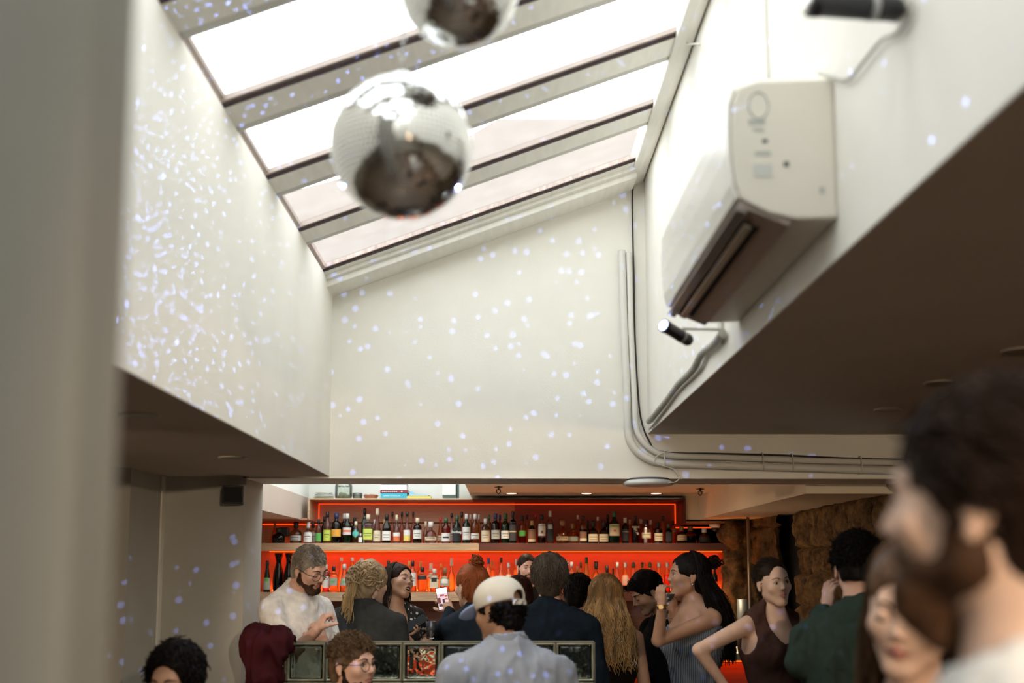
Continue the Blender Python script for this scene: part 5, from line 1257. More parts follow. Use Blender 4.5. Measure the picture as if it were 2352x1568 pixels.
        for i in (0, 1):
            a = s.ank[i]; p = Vox(a - .22, a + .22, .012); p.cap(a + [0, 0, -.02], a + s.Rb @ np.array([0, .16, -.045]), .045, .037, .03); p.half(np.array([0, 0, max(0.0, a[2] - .08)]), (0, 0, -1))
            V, Q, mi = p.mesh(); arr_mesh('shoe', V, Q, mat('black_shoe', (.015, .013, .012), .4), s.t)
        if hairfn: hairfn(s)
        return s
    def snap(s, V, x, z, lift=.0008):
        L_ = s._L; d = (L_[:, 0] - x) ** 2 + (L_[:, 1 + 1] - z) ** 2; w = np.argsort(d)[:6]
        return s.H(x, 0, z) + s.Rh @ np.array([0, L_[w, 1].mean() * s.sc + lift, 0])
    def face_lines(s, V):
        L_ = (V - s.c) @ s.Rh / s.sc; s._L = L_[(L_[:, 1] > .04) & (np.abs(L_[:, 0]) < .07) & (np.abs(L_[:, 2]) < .11)]
        f = s.sex == 'f'
        for k in (-1, 1):
            pts = [Vector(s.snap(V, k * x, z)) for x, z in ((.013, .0225), (.020, .0265), (.030, .0290), (.040, .0265), (.048, .0205))]
            r = .0022 if f else .0034
            one('eyebrow', lambda b: tube(b, smooth_path(pts, 3), [r * q for q in np.interp(np.linspace(0, 1, 13), [0, .2, .6, 1], [.7, 1, .9, .3])], 6), s.brow, s.t, True)
            dk = mat('eyelash', (.02, .012, .010), .6)
            if s.eyes == 'open': pts = [Vector(s.H(k * x, y, z)) for x, y, z in ((.0195, .0815, .003), (.024, .0835, .0075), (.031, .0845, .0095), (.038, .0815, .0075), (.044, .0755, .002))]; r2 = .0013
            else: pts = [Vector(s.snap(V, k * x, z)) for x, z in ((.019, -.001), (.025, -.005), (.032, -.0065), (.039, -.005), (.045, -.001))]; r2 = .0013
            one('eyelashes', lambda b: tube(b, smooth_path(pts, 3), r2, 5), dk, s.t, True)
        if s.mouth == 'closed':
            pts = [Vector(s.snap(V, x, z, .0)) for x, z in ((-.023, -.0585), (-.012, -.0575), (0, -.0572), (.012, -.0575), (.023, -.0585))]
            one('mouth_line', lambda b: tube(b, smooth_path(pts, 3), [.0008] + [.0014] * 11 + [.0008], 5), MOUTH, s.t, True)
    def collar(s, m, h=.032, r=.070, name='shirt_collar', tilt=.35):
        v = Vox(s.N - .17, s.N + .15, .0055); q = s.sc
        v.cap(s.B(0, 0, -.05), s.B(0, .006, h + .02), (r + .014) * q, (r + .002) * q, .0); v.cap(s.B(0, 0, -.12), s.B(0, .007, h + .08), (r + .004) * q, (r - .008) * q, .0, 0, '-')
        v.half(s.B(0, 0, h), s.Rb @ np.array([0, tilt, 1])); v.half(s.B(0, 0, -.05), s.Rb @ np.array([0, -.2, -1])); v.ell(s.B(0, .09, .0), (.03, .06, .08), s.Rb, .003, 0, '-')
        V, Q, _ = v.mesh(); return arr_mesh(name, V, Q, m, s.t)
    def loops(s, centres, rr=(.016, .032), r=.0055, name='curls', m=None, seed=1, arc=4.6, per=1):
        rs = np.random.default_rng(seed); P = []; Rd = []
        for c in centres:
            for _ in range(per):
                ax = rs.normal(size=3); ax /= np.linalg.norm(ax); u = np.cross(ax, [.3, .5, .8]); u /= np.linalg.norm(u); w_ = np.cross(ax, u); R_ = rs.uniform(*rr); a0 = rs.uniform(0, 6)
                t = np.linspace(0, arc, 13); P.append(np.array(c) + (u[None] * np.cos(a0 + t)[:, None] + w_[None] * np.sin(a0 + t)[:, None]) * R_ + ax[None] * (t * .004)[:, None]); Rd.append(r * rs.uniform(.6, 1.2) * np.linspace(1, .4, 13))
        V, Q = tubes(np.array(P), np.array(Rd), 6); return arr_mesh(name, V, Q, m or s.hm, s.t)
    # ---- hair
    def cap_hair(s, thick=.016, line=.045, back=-.08, rough=.008, freq=30, top=0, name='hair', m=None, side=-.02, extra=None, curl=False, res=.005):
        """hair hugging the skull; line = hairline height on the forehead, side = how far down beside the ear, back = nape"""
        v = Vox(s.c - .17, s.c + .19, res)
        sc = s.sc
        v.ell(s.H(0, -.017, .032 + top * .5), (np.array([.074, .092, .086 + top]) + thick) * sc, s.Rh, .01)
        v.ell(s.H(0, -.055, -.03), (np.array([.062, .052, .075]) + thick * .6) * sc, s.Rh, .03)
        if extra: extra(s, v)
        v.ell(s.H(0, .112, line - .085), np.array([.069, .085, .092]) * sc, s.Rh, .006, 0, '-')       # face
        v.bx(s.H(0, .12, -.13 + side * .3), np.array([.2, .08, .11]) * sc, s.Rh, .02, .01, 0, '-')
        v.bx(s.H(0, .05, -.20 + side), np.array([.2, .075, .18]) * sc, s.Rh, .02, .012, 0, '-')         # cheeks
        v.bx(s.H(0, -.08, back - .1), np.array([.2, .2, .1]) * sc, s.Rh, .02, .01, 0, '-')
        V, Q, _ = v.mesh(); n = vnormals(V, Q); L_ = (V - s.c) @ s.Rh
        if curl: d = np.abs(fbm(V * freq, 5, 2)) * -2 + .35; d2 = fbm(V * freq * 2.3, 15, 2)
        else: d = fbm(L_ * np.array([freq * 2.2, freq * .5, freq * .9]), 5, 3); d2 = fbm(L_ * np.array([freq * 6, freq * .9, freq * 1.6]), 8, 2)
        V = V + n * ((d * rough * 2 + d2 * rough * .9))[:, None]
        return arr_mesh(name, V, Q, m or s.hm, s.t)
    def locks(s, starts, ends, mids=None, r=.006, wave=.012, fw=3, n=10, name='hair_strands', m=None, seed=1, tip=.3, parent=None):
        rs = np.random.default_rng(seed); A = np.array(starts); Bq = np.array(ends); k = len(A)
        t = np.linspace(0, 1, n)[None, :, None]
        if mids is None: mids = (A + Bq) / 2
        M_ = np.array(mids); P = (1 - t) ** 2 * A[:, None] + 2 * t * (1 - t) * M_[:, None] + t ** 2 * Bq[:, None]
        ph = rs.uniform(0, 6.28, (k, 1, 3)); am = wave * rs.uniform(.5, 1.3, (k, 1, 1)) * np.minimum(1, t * 2)
        P = P + np.sin(t * fw * 6.28 + ph) * am
        rad = r * rs.uniform(.7, 1.3, (k, 1)) * (1 - (1 - tip) * np.linspace(0, 1, n)[None] ** 1.5)
        V, Q = tubes(P, rad, 5); return arr_mesh(name, V, Q, m or s.hm, s.t)
    def short_locks(s, count=160, length=.04, r=.006, lineforw=.045, curl=.010, lift=.012, seed=2, zmin=-.02, comb=(0, -.5, -.4), m=None, fw=1.0, base=.006, zmax=9, jit=.25):
        rs = np.random.default_rng(seed); A = []; E_ = []; Mi = []
        while len(A) < count:
            d = rs.normal(size=3); d /= np.linalg.norm(d); p = np.array([0, -.017, .032]) + d * (np.array([.074, .092, .086]) + base)
            if p[2] < zmin or p[2] > zmax or (p[1] > .02 and p[2] < lineforw + .012 and abs(p[0]) < .07) or (p[1] > -.02 and p[2] < .0): continue
            dr = np.array(comb) + rs.normal(0, jit, 3); dr -= d * (dr @ d) * .8; dr /= np.linalg.norm(dr)
            A.append(s.H(*p)); Mi.append(s.H(*(p + d * lift + dr * length * .5))); E_.append(s.H(*(p + dr * length + d * lift * .3)))
        return s.locks(A, E_, Mi, r=r, wave=curl, fw=fw, n=7, seed=seed, m=m)
    def long_hair(s, count, zend, spread=.11, r=.006, wave=.014, backoff=-.06, fw=2.5, seed=3, m=None, part=0, front=False, inner=None, zjit=.08, ysp=.04, xoff=0):
        """hair falling from the crown down the back; zend = drop below head centre"""
        rs = np.random.default_rng(seed); P = []
        n = 16
        for i in range(count):
            th_ = rs.uniform(-1, 1) * (1.9 if front else 1.45)    # angle round the back
            ring = np.array([math.sin(th_) * .094, -.017 - math.cos(th_) * .112, .0])
            ph0 = rs.uniform(.15, .95); pts = []
            for j in range(n):
                t = j / (n - 1)
                if t < .35:
                    a = (PI / 2) * (ph0 + (1 - ph0) * 0) * (1 - t / .35)
                    p = np.array([ring[0] * math.cos(a), -.017 + (ring[1] + .017) * math.cos(a), .035 + .098 * math.sin(a)])
                    p[2] -= .035 * (t / .35)
                else:
                    u = (t - .35) / .65; zz = zend + rs.uniform(-1, 1) * 0
                    p = np.array([ring[0] * (1 + u * (spread / .094 - 1)) + xoff * u, ring[1] + (backoff) * math.sin(min(1, u * 1.3) * PI / 2) + ysp * math.sin(th_ * 3 + i) * u, -u * (zend - zj if j else zend)])
                if j == 0: zj = rs.uniform(0, zjit)
                pts.append(s.H(*p))
            P.append(pts)
        P = np.array(P); t = np.linspace(0, 1, n)[None, :, None]
        ph = rs.uniform(0, 6.28, (count, 1, 3)); P = P + np.sin(t * fw * 6.28 + ph) * wave * np.clip(t * 2.2 - .5, 0, 1) * rs.uniform(.5, 1.4, (count, 1, 1))
        rad = r * rs.uniform(.7, 1.4, (count, 1)) * (1 - .65 * np.linspace(0, 1, n)[None] ** 2)
        V, Q = tubes(P, rad, 5); return arr_mesh('long_hair', V, Q, m or s.hm, s.t)
    def beard(s, thick=.008, m=None, long=.0, moust=True, rough=.006, name='beard'):
        v = Vox(s.c - .16, s.c + .15, .0045); sc = s.sc; o = thick
        K = lambda a, b, ra, rb, k=.014, op='+': v.cap(s.H(*a), s.H(*b), ra * sc + o, rb * sc + o, k, 0, op)
        for k in (-1, 1):
            K((k * .055, .002, -.020), (k * .050, .008, -.062), .012, .014); K((k * .047, .004, -.060), (k * .014, .062, -.100), .015, .016)
            K((k * .035, .045, -.070), (k * .012, .068, -.095), .012, .014)
            if moust: K((k * .004, .090, -.043), (k * .026, .074, -.054), .001, .001, .004); K((k * .028, .066, -.055), (k * .026, .062, -.080), .004, .006)
        K((-.012, .066, -.098), (.012, .066, -.098), .018, .018)
        if long: K((0, .062, -.10), (0, .050, -.10 - long), .022, .016, .02)
        v.ell(s.H(0, .092, -.0575), np.array([.021, .02, .0085]) * sc, s.Rh, .003, 0, '-')
        v.ell(s.H(0, .100, -.02), np.array([.04, .03, .022]) * sc, s.Rh, .006, 0, '-')
        V, Q, _ = v.mesh(); n = vnormals(V, Q); V = V + n * (fbm(V * 60, 4, 3) * rough * 1.8)[:, None]
        return arr_mesh(name, V, Q, m or s.brow, s.t)
    def glasses(s, m, r=.0235, half=False):
        bm = BM()
        for k in (-1, 1):
            c = (k * .033, .098, -.002)
            pts = [Vector(s.H(c[0] + math.cos(a) * r * 1.08, c[1] - abs(math.cos(a)) * .002 * (1 if math.cos(a) * k > 0 else 0), c[2] + math.sin(a) * r * .95)) for a in [2 * PI * j / 24 for j in range(25)]]
            tube(bm, pts, .0016, 6, caps=False)
            tube(bm, [Vector(s.H(k * (.033 + r), .096, .006)), Vector(s.H(k * .078, .075, .006)), Vector(s.H(k * .086, -.01, .010)), Vector(s.H(k * .082, -.03, -.004))], .0019, 6)
        tube(bm, [Vector(s.H(-.010, .102, .004)), Vector(s.H(0, .104, .008)), Vector(s.H(.010, .102, .004))], .0016, 6)
        g = meshobj('spectacles', bm, m, s.t)
        bm = BM()
        for k in (-1, 1):
            vs = [bm.verts.new(Vector(s.H(k * .033 + math.cos(a) * r * 1.05, .0975, -.002 + math.sin(a) * r * .92))) for a in [2 * PI * j / 20 for j in range(20)]]
            bm.faces.new(vs)
        l = meshobj('lenses', bm, tint_glass('spectacle_lens', (.95, .96, .96), extra=.01), g)
        l.matrix_parent_inverse = Matrix.Translation(s.base).inverted()
def stripes(name, base, line, freq, axis=0, rough=.8, width=.5, wob=0):
    m, nt, N, L, B = new_mat(name); tc = N.new('ShaderNodeTexCoord'); sp = N.new('ShaderNodeSeparateXYZ'); L.new(tc.outputs['Object'], sp.inputs[0])
    a = N.new('ShaderNodeMath'); a.operation = 'MULTIPLY'; a.inputs[1].default_value = freq * 2 * PI; L.new(sp.outputs[axis], a.inputs[0])
    sn = N.new('ShaderNodeMath'); sn.operation = 'SINE'; L.new(a.outputs[0], sn.inputs[0])
    cr = N.new('ShaderNodeMapRange'); cr.inputs[1].default_value = -.2; cr.inputs[2].default_value = .6; L.new(sn.outputs[0], cr.inputs[0])
    mx = N.new('ShaderNodeMix'); mx.data_type = 'RGBA'; mx.inputs[6].default_value = base + (1,); mx.inputs[7].default_value = line + (1,); L.new(cr.outputs[0], mx.inputs[0])
    L.new(mx.outputs[2], B.inputs['Base Color']); B.inputs['Roughness'].default_value = rough; MATS[name] = m; return m
def dots(name, base, dot, scale, size):
    m, nt, N, L, B = new_mat(name); tc = N.new('ShaderNodeTexCoord'); v = N.new('ShaderNodeTexVoronoi'); v.inputs['Scale'].default_value = scale; v.inputs['Randomness'].default_value = .55
    L.new(tc.outputs['Object'], v.inputs['Vector']); lt = N.new('ShaderNodeMath'); lt.operation = 'LESS_THAN'; lt.inputs[1].default_value = size; L.new(v.outputs['Distance'], lt.inputs[0])
    mx = N.new('ShaderNodeMix'); mx.data_type = 'RGBA'; mx.inputs[6].default_value = base + (1,); mx.inputs[7].default_value = dot + (1,); L.new(lt.outputs[0], mx.inputs[0])
    L.new(mx.outputs[2], B.inputs['Base Color']); B.inputs['Roughness'].default_value = .8; MATS[name] = m; return m
def cloth(name, c, rough=.9, bump=.25): return mat(name, c, rough, var=.10, vscale=30, bump=bump, bscale=400, spec=.08)
# 1 grey-haired man in white tee with spectacles, looking down
p = Person('tee_man', 'grey-haired bearded man in a white t-shirt and spectacles looking down at his hand', 712, 1306, 5.78, 52, -24, 6, byaw=58, sc=1.03, skin_c='pink', hair='greybrown', brow='beard', width=1.08, eyes='closed', lean=(0, -.02), neck=.15)
p.arm(1, atY(668, 1506, 5.60), atY(728, 1446, 5.50), {'dir': (.45, .15, .88), 'palm': (.8, .45, -.35), 'curl': [70, 74, 78, 82], 'thumb': 85})
p.arm(0, atY(765, 1500, 5.95), atY(742, 1470, 5.70), {'dir': (-.2, -.3, .8), 'palm': (-.6, .3, 0), 'curl': [75, 80, 85, 90]})
p.build(.42, 'tee', cloth('white_tee_cotton', (.84, .80, .75)), hands=(False, True), hairfn=lambda s: (s.cap_hair(.006, .052, -.08, .005, 30), s.short_locks(900, .030, .0024, .052, .003, .006, comb=(.2, .6, .1), base=.004), s.beard(.006, rough=.007), s.glasses(mat('dark_spectacle_frame', (.05, .03, .025), .3))))

# 2 fair-haired woman seen from behind, curls pinned up
def fair(s):
    s.cap_hair(.016, .06, -.11, .010, 22)
    rs = np.random.default_rng(8); cs = []
    for _ in range(300):
        a = rs.uniform(-1.6, 1.6); b = rs.uniform(-.3, 1.2); cs.append(s.H(math.sin(a) * math.cos(b) * .088, -.02 - math.cos(a) * math.cos(b) * .112, .02 + math.sin(b) * .09))
    s.loops(cs, (.012, .026), .0052, 'pinned_curls', seed=8, m=hairm('fair_highlights', (.50, .36, .21), .4))
    A = [s.H(rs.uniform(-.05, .05), -.135, rs.uniform(-.03, .03)) for _ in range(46)]; E_ = [s.H(rs.uniform(-.06, .05), -.155, -.14 - rs.uniform(0, .10)) for _ in range(46)]
    s.locks(A, E_, None, .005, .008, 1.4, 10, name='ponytail', m=hairm('fair_tips', (.45, .30, .14)))
    A = [s.H(-.08 + rs.uniform(-.01, .02), -.06 + rs.uniform(-.03, .06), rs.uniform(-.03, .05)) for _ in range(60)]; E_ = [s.H(-.105 + rs.uniform(-.02, .03), -.08 + rs.uniform(-.04, .04), -.16 - rs.uniform(0, .06)) for _ in range(60)]
    s.locks(A, E_, None, .005, .012, 2.2, 12, name='side_waves', seed=4)
p = Person('fair_woman', 'woman from behind with pinned fair curls and a charcoal jacket', 851, 1340, 6.3, 138, -4, 0, byaw=172, sc=1.07, hair='ash', sex='f', width=1.12, sho=.20)
p.build(.95, 'blazer', cloth('charcoal_wool', (.045, .047, .045)), hairfn=fair)
# 3 laughing woman in polka dots
def lh(s):
    s.cap_hair(.010, .078, -.12, .006, 18, side=.02)
    s.long_hair(380, .27, .10, .0036, .010, -.02, 2, seed=6, front=True, zjit=.12)
p = Person('laughing_woman', 'laughing dark-haired woman in a black and white polka dot dress holding a phone', 916, 1336, 6.75, 48, 12, -14, byaw=25, sc=1.0, skin_c='warm', hair='darkbrown', sex='f', eyes='closed', mouth='open')
hw = atY(940, 1462, 6.45)
p.arm(1, atY(905, 1490, 6.6), atY(925, 1455, 6.42), {'dir': (.9, -.1, .1), 'palm': (0, -.2, 1), 'curl': [35, 40, 45, 50], 'thumb': 40})
p.arm(0, atY(982, 1470, 6.85), atY(960, 1490, 6.5), {'dir': (-.8, -.2, .3), 'palm': (0, -.2, 1), 'curl': [40, 40, 40, 40]})
p.build(.22, 'vneck', dots('polka_dot_fabric', (.012, .012, .014), (.6, .58, .54), 30, .28), hands=(True, True), hairfn=lh)
def teeth(s):
    one('teeth', lambda b: obox(b, s.H(0, .082, -.0595), [Vector(s.Rh[:, i]) for i in range(3)], (.015, .004, .0042)), mat('teeth', (.72, .69, .62), .3), s.t, bevel=.002)
teeth(p)
def phone(label, c, u, r, w, h, lit, glow=None):
    """c centre, u long axis, r short axis"""
    u = Vector(u).normalized(); r = Vector(r); r = (r - u * r.dot(u)).normalized(); n = r.cross(u); c = Vector(c)
    if n.y > 0: n = -n
    t = thing('mobile_phone', label, 'phone', c)
    one('phone_body', lambda b: obox(b, c, [r, u, n], (w / 2, h / 2, .004)), mat('matt_black_case', (.008, .008, .009), .7, spec=.15), t, bevel=.003)
    def scr(b, x0, x1, y0, y1, lift): obox(b, c + n * (.0042 + lift) + r * (w * (x0 + x1) / 2) + u * (h * (y0 + y1) / 2), [r, u, n], (w * (x1 - x0) / 2, h * (y1 - y0) / 2, .0003))
    if lit:
        one('screen', lambda b: scr(b, -.46, .46, -.47, .47, 0), emis('lit_screen', (.85, .62, .66), 1.0), t)
        for x0, x1, y0, y1, col, st in [(-.45, .45, .22, .46, (1, .95, .97), 1.5), (-.20, .15, .10, .18, (.55, .1, .12), .8), (.18, .44, .06, .12, (.6, .12, .1), .8), (-.45, -.2, -.20, .05, (.25, .05, .05), .7), (-.05, .15, -.22, -.02, (.08, .05, .07), .6), (.2, .42, -.08, .0, (.7, .2, .15), .9), (-.4, -.1, -.34, -.22, (.12, .08, .1), .6)]:
            one('screen_picture', lambda b: scr(b, x0, x1, y0, y1, .0006), emis('screen_%d_%d' % (x0 * 100, y0 * 100), col, st), t)
        for x0, m_ in ((-.32, (.8, .8, 1)), (.0, (1, .3, .3)), (.30, (1, 1, 1))):
            one('screen_button', lambda b: lathe(b, [(.005, 0), (.0001, .0006)], c + n * .005 + r * (w * x0) + u * (h * -.38), 12, axis=n), emis('button_%d' % (x0 * 100), m_, 1.4), t)
    return t
phone('black phone held low by the laughing woman', atY(955, 1432, 6.42), (.75, .2, .5), (.45, -.7, -.5), .075, .15, False)
# 4 red-haired woman with a bun and navy blazer, filming
def bun(s):
    s.cap_hair(.012, .07, -.10, .007, 26, side=.02)
    rs = np.random.default_rng(12)
    c = np.array([0, -.055, .135])
    s.loops([s.H(*(c + rs.normal(0, .010, 3))) for _ in range(70)], (.014, .030), .0048, 'bun', seed=12)
    A = [s.H(math.sin(a) * .085, -.02 - math.cos(a) * .10, rs.uniform(-.07, .04)) for a in np.linspace(-1.5, 1.5, 260)]; E_ = [s.H(*(c + np.array([0, -.004, -.03]) + rs.normal(0, .010, 3))) for _ in A]
    M_ = [s.H(math.sin(a) * .080, -.02 - math.cos(a) * .118, .05) for a in np.linspace(-1.5, 1.5, 260)]
    s.locks(A, E_, M_, .0040, .003, 1, 10, name='swept_up_hair')
p = Person('red_woman', 'woman with a red-haired topknot and navy blazer holding up a lit phone', 1082, 1346, 6.4, -142, -2, 0, byaw=-158, sc=1.10, hair='red', sex='f', width=1.05, sho=.185)
p.arm(0, atY(1012, 1462, 6.40), atY(1034, 1398, 6.50), {'dir': (-.6, .2, .7), 'palm': (-.3, .9, 0), 'curl': [50, 55, 60, 60]})
p.build(.95, 'blazer', cloth('navy_blazer', (.018, .026, .036)), hands=(True, False), hairfn=bun)
p.collar(cloth('navy_blazer', (.018, .026, .036)), .02, .075, 'lapel_collar')
phone('white-lit phone held up by the red-haired woman, its screen filming the bar', atY(1017, 1374, 6.50), (-.17, .05, 1), (1, .1, .17), .072, .140, True)
# 5 bartender
def bart(s):
    s.cap_hair(.006, .070, -.10, .003, 20, side=.0); s.beard(.009, long=.008, rough=.004)
p = Person('bartender', 'bartender with tied-back dark hair and a beard facing the guests', 1211, 1305, 8.9, 12, -2, 0, byaw=8, sc=1.02, skin_c='pink', hair='darkbrown', brow='beard', group='bar staff')
p.build(.30, 'tee', cloth('black_tee', (.012, .012, .013)), hairfn=bart)
# 6 man in dark navy seen from behind
def gm_(s):
    s.cap_hair(.018, .05, -.12, .006, 22, top=.004); s.short_locks(1500, .055, .0030, .03, .004, .006, zmin=-.09, comb=(.1, -.3, -.9), base=.018)
p = Person('navy_man', 'man from behind with thick greying brown hair and a dark navy shirt', 1262, 1326, 6.05, 178, 0, 0, sc=1.06, skin_c='pink', hair='greydark', width=1.15, neck=.17)
p.build(.55, 'shirt', cloth('dark_navy_knit', (.009, .014, .021)), hairfn=gm_, neckcut=.05)
p.collar(cloth('dark_navy_knit', (.009, .014, .021)), .016, .066, 'knit_collar', .1)
# 7 head behind him with reddish hair
p = Person('auburn_head', 'person with dark auburn hair behind the white cap', 1192, 1368, 6.7, 170, 0, 0, sc=1.0, hair='red', sex='f')
p.hm = hairm('dark_auburn', (.05, .014, .008))
p.build(.5, 'shirt', cloth('black_shirt_cloth', (.005, .005, .005)), hairfn=lambda s: (s.cap_hair(.010, .05, -.13, .008, 22), s.long_hair(420, .2, .09, .0036, .008, .0, 2, seed=9)))
# 8 dark-haired man further back
p = Person('dark_man', 'dark-haired man in a navy collared shirt, turned away beside the long fair hair', 1330, 1363, 6.9, 150, -6, 0, byaw=165, sc=1.0, skin_c='pink', hair='black')
p.build(.6, 'shirt', cloth('navy_collar_shirt', (.014, .026, .05)), hairfn=lambda s: (s.cap_hair(.016, .05, -.10, .008, 22), s.short_locks(900, .035, .0028, .05, .004, .006, base=.015, zmin=-.07, comb=(.3, -.4, -.6)), s.collar(cloth('navy_collar_shirt', (.014, .026, .05)))))
# 9 woman with long wavy fair hair
def wavy(s):
    s.cap_hair(.010, .06, -.12, .006, 14, side=-.02)
    s.long_hair(1300, .40, .165, .0036, .017, -.05, 2.6, seed=21, zjit=.16, ysp=.03, m=hairm('golden_waves', (.40, .24, .10), .5))
    s.long_hair(260, .32, .12, .008, .012, -.02, 2.2, seed=25, zjit=.1, m=s.hm)
p = Person('golden_woman', 'woman from behind with long wavy golden hair and a black sleeveless top', 1391, 1372, 6.45, 176, 0, 0, sc=1.09, skin_c='tan', hair='blonde', sex='f', sho=.18)
p.hm = hairm('golden_under', (.26, .14, .055), .4)
p.build(0, 'tank', cloth('black_rib_top', (.014, .009, .007)), hands=(False, False), hairfn=wavy)
# 10 man looking down in profile
p = Person('bowed_man', 'dark-haired man in black bowing his head in profile', 1487, 1362, 6.6, -78, -28, 0, byaw=-70, sc=1.02, skin_c='tan', hair='black', eyes='closed', lean=(0, -.02))
p.build(.5, 'shirt', cloth('black_shirt_cloth', (.005, .005, .005)), hairfn=lambda s: (s.cap_hair(.008, .058, -.05, .004, 24, top=.016), s.short_locks(900, .035, .0028, .055, .003, .010, zmin=.03, comb=(.2, .8, .3), base=.012)))
# 11 woman in profile with a glass
def prof(s):
    s.cap_hair(.010, .078, -.13, .007, 20, side=.01)
    s.long_hair(1000, .46, .14, .0046, .009, -.085, 1.6, seed=31, zjit=.18, ysp=.05)
    s.loops([s.H(*(np.array([0, -.145, .075]) + np.random.default_rng(q).normal(0, .010, 3))) for q in range(50)], (.012, .026), .0055, 'half_up_knot', seed=5)
    one('earring', lambda b: lathe(b, [(.0001, -.009), (.005, -.004), (.005, .004), (.0001, .008)], s.H(-.084, -.008, -.046), 10), mat('bright_silver', (.85, .85, .85), .15, 1), s.t)
p = Person('profile_woman', 'woman in profile with very long dark hair and a striped blue-grey dress', 1578, 1322, 5.85, -84, 2, 0, byaw=-62, sc=1.04, skin_c='tan', hair='black', sex='f', sho=.165)
p.arm(0, atY(1512, 1470, 5.62), atY(1521, 1388, 5.55), {'dir': (-.12, .1, 1), 'palm': (.75, .6, .1), 'curl': [62, 55, 50, 45], 'spread': 6})
p.arm(1, atY(1560, 1470, 6.1), atY(1545, 1400, 5.95), {'dir': (-.2, -.2, .9), 'palm': (-.3, -.8, .1), 'curl': [60, 60, 60, 60]})
p.build(0, 'strappy', stripes('striped_rib_dress', (.16, .19, .23), (.045, .055, .075), 100), hands=(True, True), hairfn=prof)
wr = p.arms[0][1]
one('wristwatch', lambda b: (lathe(b, [(.027, -.012), (.029, -.004), (.029, .004), (.027, .012)], tuple(wr + np.array([0, 0, -.012])), 18), obox(b, tuple(wr + np.array([-.012, -.029, -.012])), [Vector((1, 0, 0)), Vector((0, 1, 0)), Vector((0, 0, 1))], (.011, .004, .011))), mat('gold_watch', (.75, .55, .30), .25, 1), p.t)
# small stemmed glass held between her and the bowed man
cg = atY(1532, 1378, 5.75); t = thing('cocktail_glass', 'small stemmed cocktail glass held up between the profile woman and the bowed man', 'glass', cg)
one('glass_body', lambda b: lathe(b, [(.030, -.10), (.030, -.098), (.004, -.094), (.0035, -.03), (.006, -.024), (.035, .012), (.045, .034), (.043, .034), (.033, .012), (.0001, -.018)], cg, 22), tint_glass('clear_glass', (.93, .93, .92)), t, smooth=False)
# 12 woman in a brown tank, hand on hip
def tied(s): s.cap_hair(.004, .092, -.09, .003, 26, side=.05); s.short_locks(700, .05, .0022, .090, .002, .003, zmin=-.03, comb=(0, -1, -.1), base=.005, jit=.08)
p = Person('brown_tank', 'woman in a dark brown tank top with one hand on her hip', 1776, 1337, 5.35, 16, -2, 6, byaw=24, sc=1.0, skin_c='fair', hair='darkbrown', sex='f', sho=.170, mouth='closed', width=.98)
p.arm(1, atY(1606, 1492, 5.25), atY(1668, 1580, 5.30), {'dir': (.7, -.2, -.6), 'palm': (.8, .3, .1)})
p.build(0, 'tank', cloth('brown_ribbed_tank', (.065, .032, .024)), hands=(False, False), hairfn=tied)
# 13 man in a dark green shirt
def gh(s): s.cap_hair(.006, .05, -.055, .004, 26, top=.012, side=.03); s.short_locks(900, .028, .0032, .04, .006, .012, zmin=.0, comb=(0, .1, .6), base=.012, fw=1.6, jit=.5); s.short_locks(500, .02, .0024, .04, .003, .004, zmin=-.055, zmax=.03, comb=(0, -.3, -.8), base=.006)
p = Person('green_shirt', 'man from behind in a dark green shirt with short dark curls', 1968, 1303, 4.3, 168, -4, 0, byaw=176, sc=1.08, skin_c='pink', hair='black', width=1.2, sho=.225, neck=.175)
p.arm(0, atY(1838, 1520, 4.25), atY(1900, 1400, 4.6), {'dir': (.12, .1, 1), 'palm': (.8, .3, 0), 'curl': [30, 34, 38, 42]})
p.build(.93, 'shirt', cloth('dark_green_overshirt', (.032, .050, .040)), hands=(True, False), hairfn=gh, folds=.026)
p.collar(cloth('dark_green_overshirt', (.032, .050, .040)), .034, .074)
one('yoke_seam', lambda b: tube(b, smooth_path([Vector(p.B(x, -.123 - .01 * math.cos(x * 8), -.19)) for x in (-.16, -.08, 0, .08, .16)], 4), .0025, 5), cloth('dark_green_overshirt', (.032, .050, .040)), p.t)
# 14 woman close by, out of focus
def ww(s):
    s.cap_hair(.010, .075, -.13, .006, 20, side=.04)
    rs = np.random.default_rng(3)
    A = [s.H(.075 + rs.uniform(-.01, .01), rs.uniform(-.06, .02), rs.uniform(-.02, .07)) for _ in range(60)]; E_ = [s.H(.075 + rs.uniform(-.02, .02), rs.uniform(-.07, .01), -.17 - rs.uniform(0, .08)) for _ in range(60)]
    s.locks(A, E_, None, .007, .006, 1.2, 10, name='side_hair')
    s.long_hair(460, .26, .10, .004, .006, .0, 1.5, seed=41)
p = Person('near_woman', 'blurred brown-haired woman with lowered eyes close to the camera', 2095, 1398, 1.95, -34, -12, -8, byaw=-30, sc=1.0, skin_c='fair', hair='brown', sex='f', eyes='closed', group='guests close to the camera', neck=.215)
p.build(.3, 'tee', cloth('dark_blue_top', (.02, .018, .02)), hairfn=ww, res=.0035)
# 15 bearded man, closest
def bh(s):
    s.cap_hair(.010, .055, -.09, .006, 26, top=.006, side=.02); s.short_locks(1200, .045, .0032, .05, .004, .010, zmin=-.05, comb=(0, -.7, -.3), base=.012); s.beard(.012, long=.03, rough=.006)
p = Person('near_man', 'blurred dark-haired bearded man in a white shirt, closest to the camera', 2268, 1158, 1.08, -131, 0, 0, byaw=-125, sc=.99, skin_c='fair', hair='darkbrown', brow='beard', group='guests close to the camera', neck=.17)
p.build(.6, 'tee', cloth('white_shirt_cotton', (.72, .69, .64)), hairfn=bh, res=.0035)
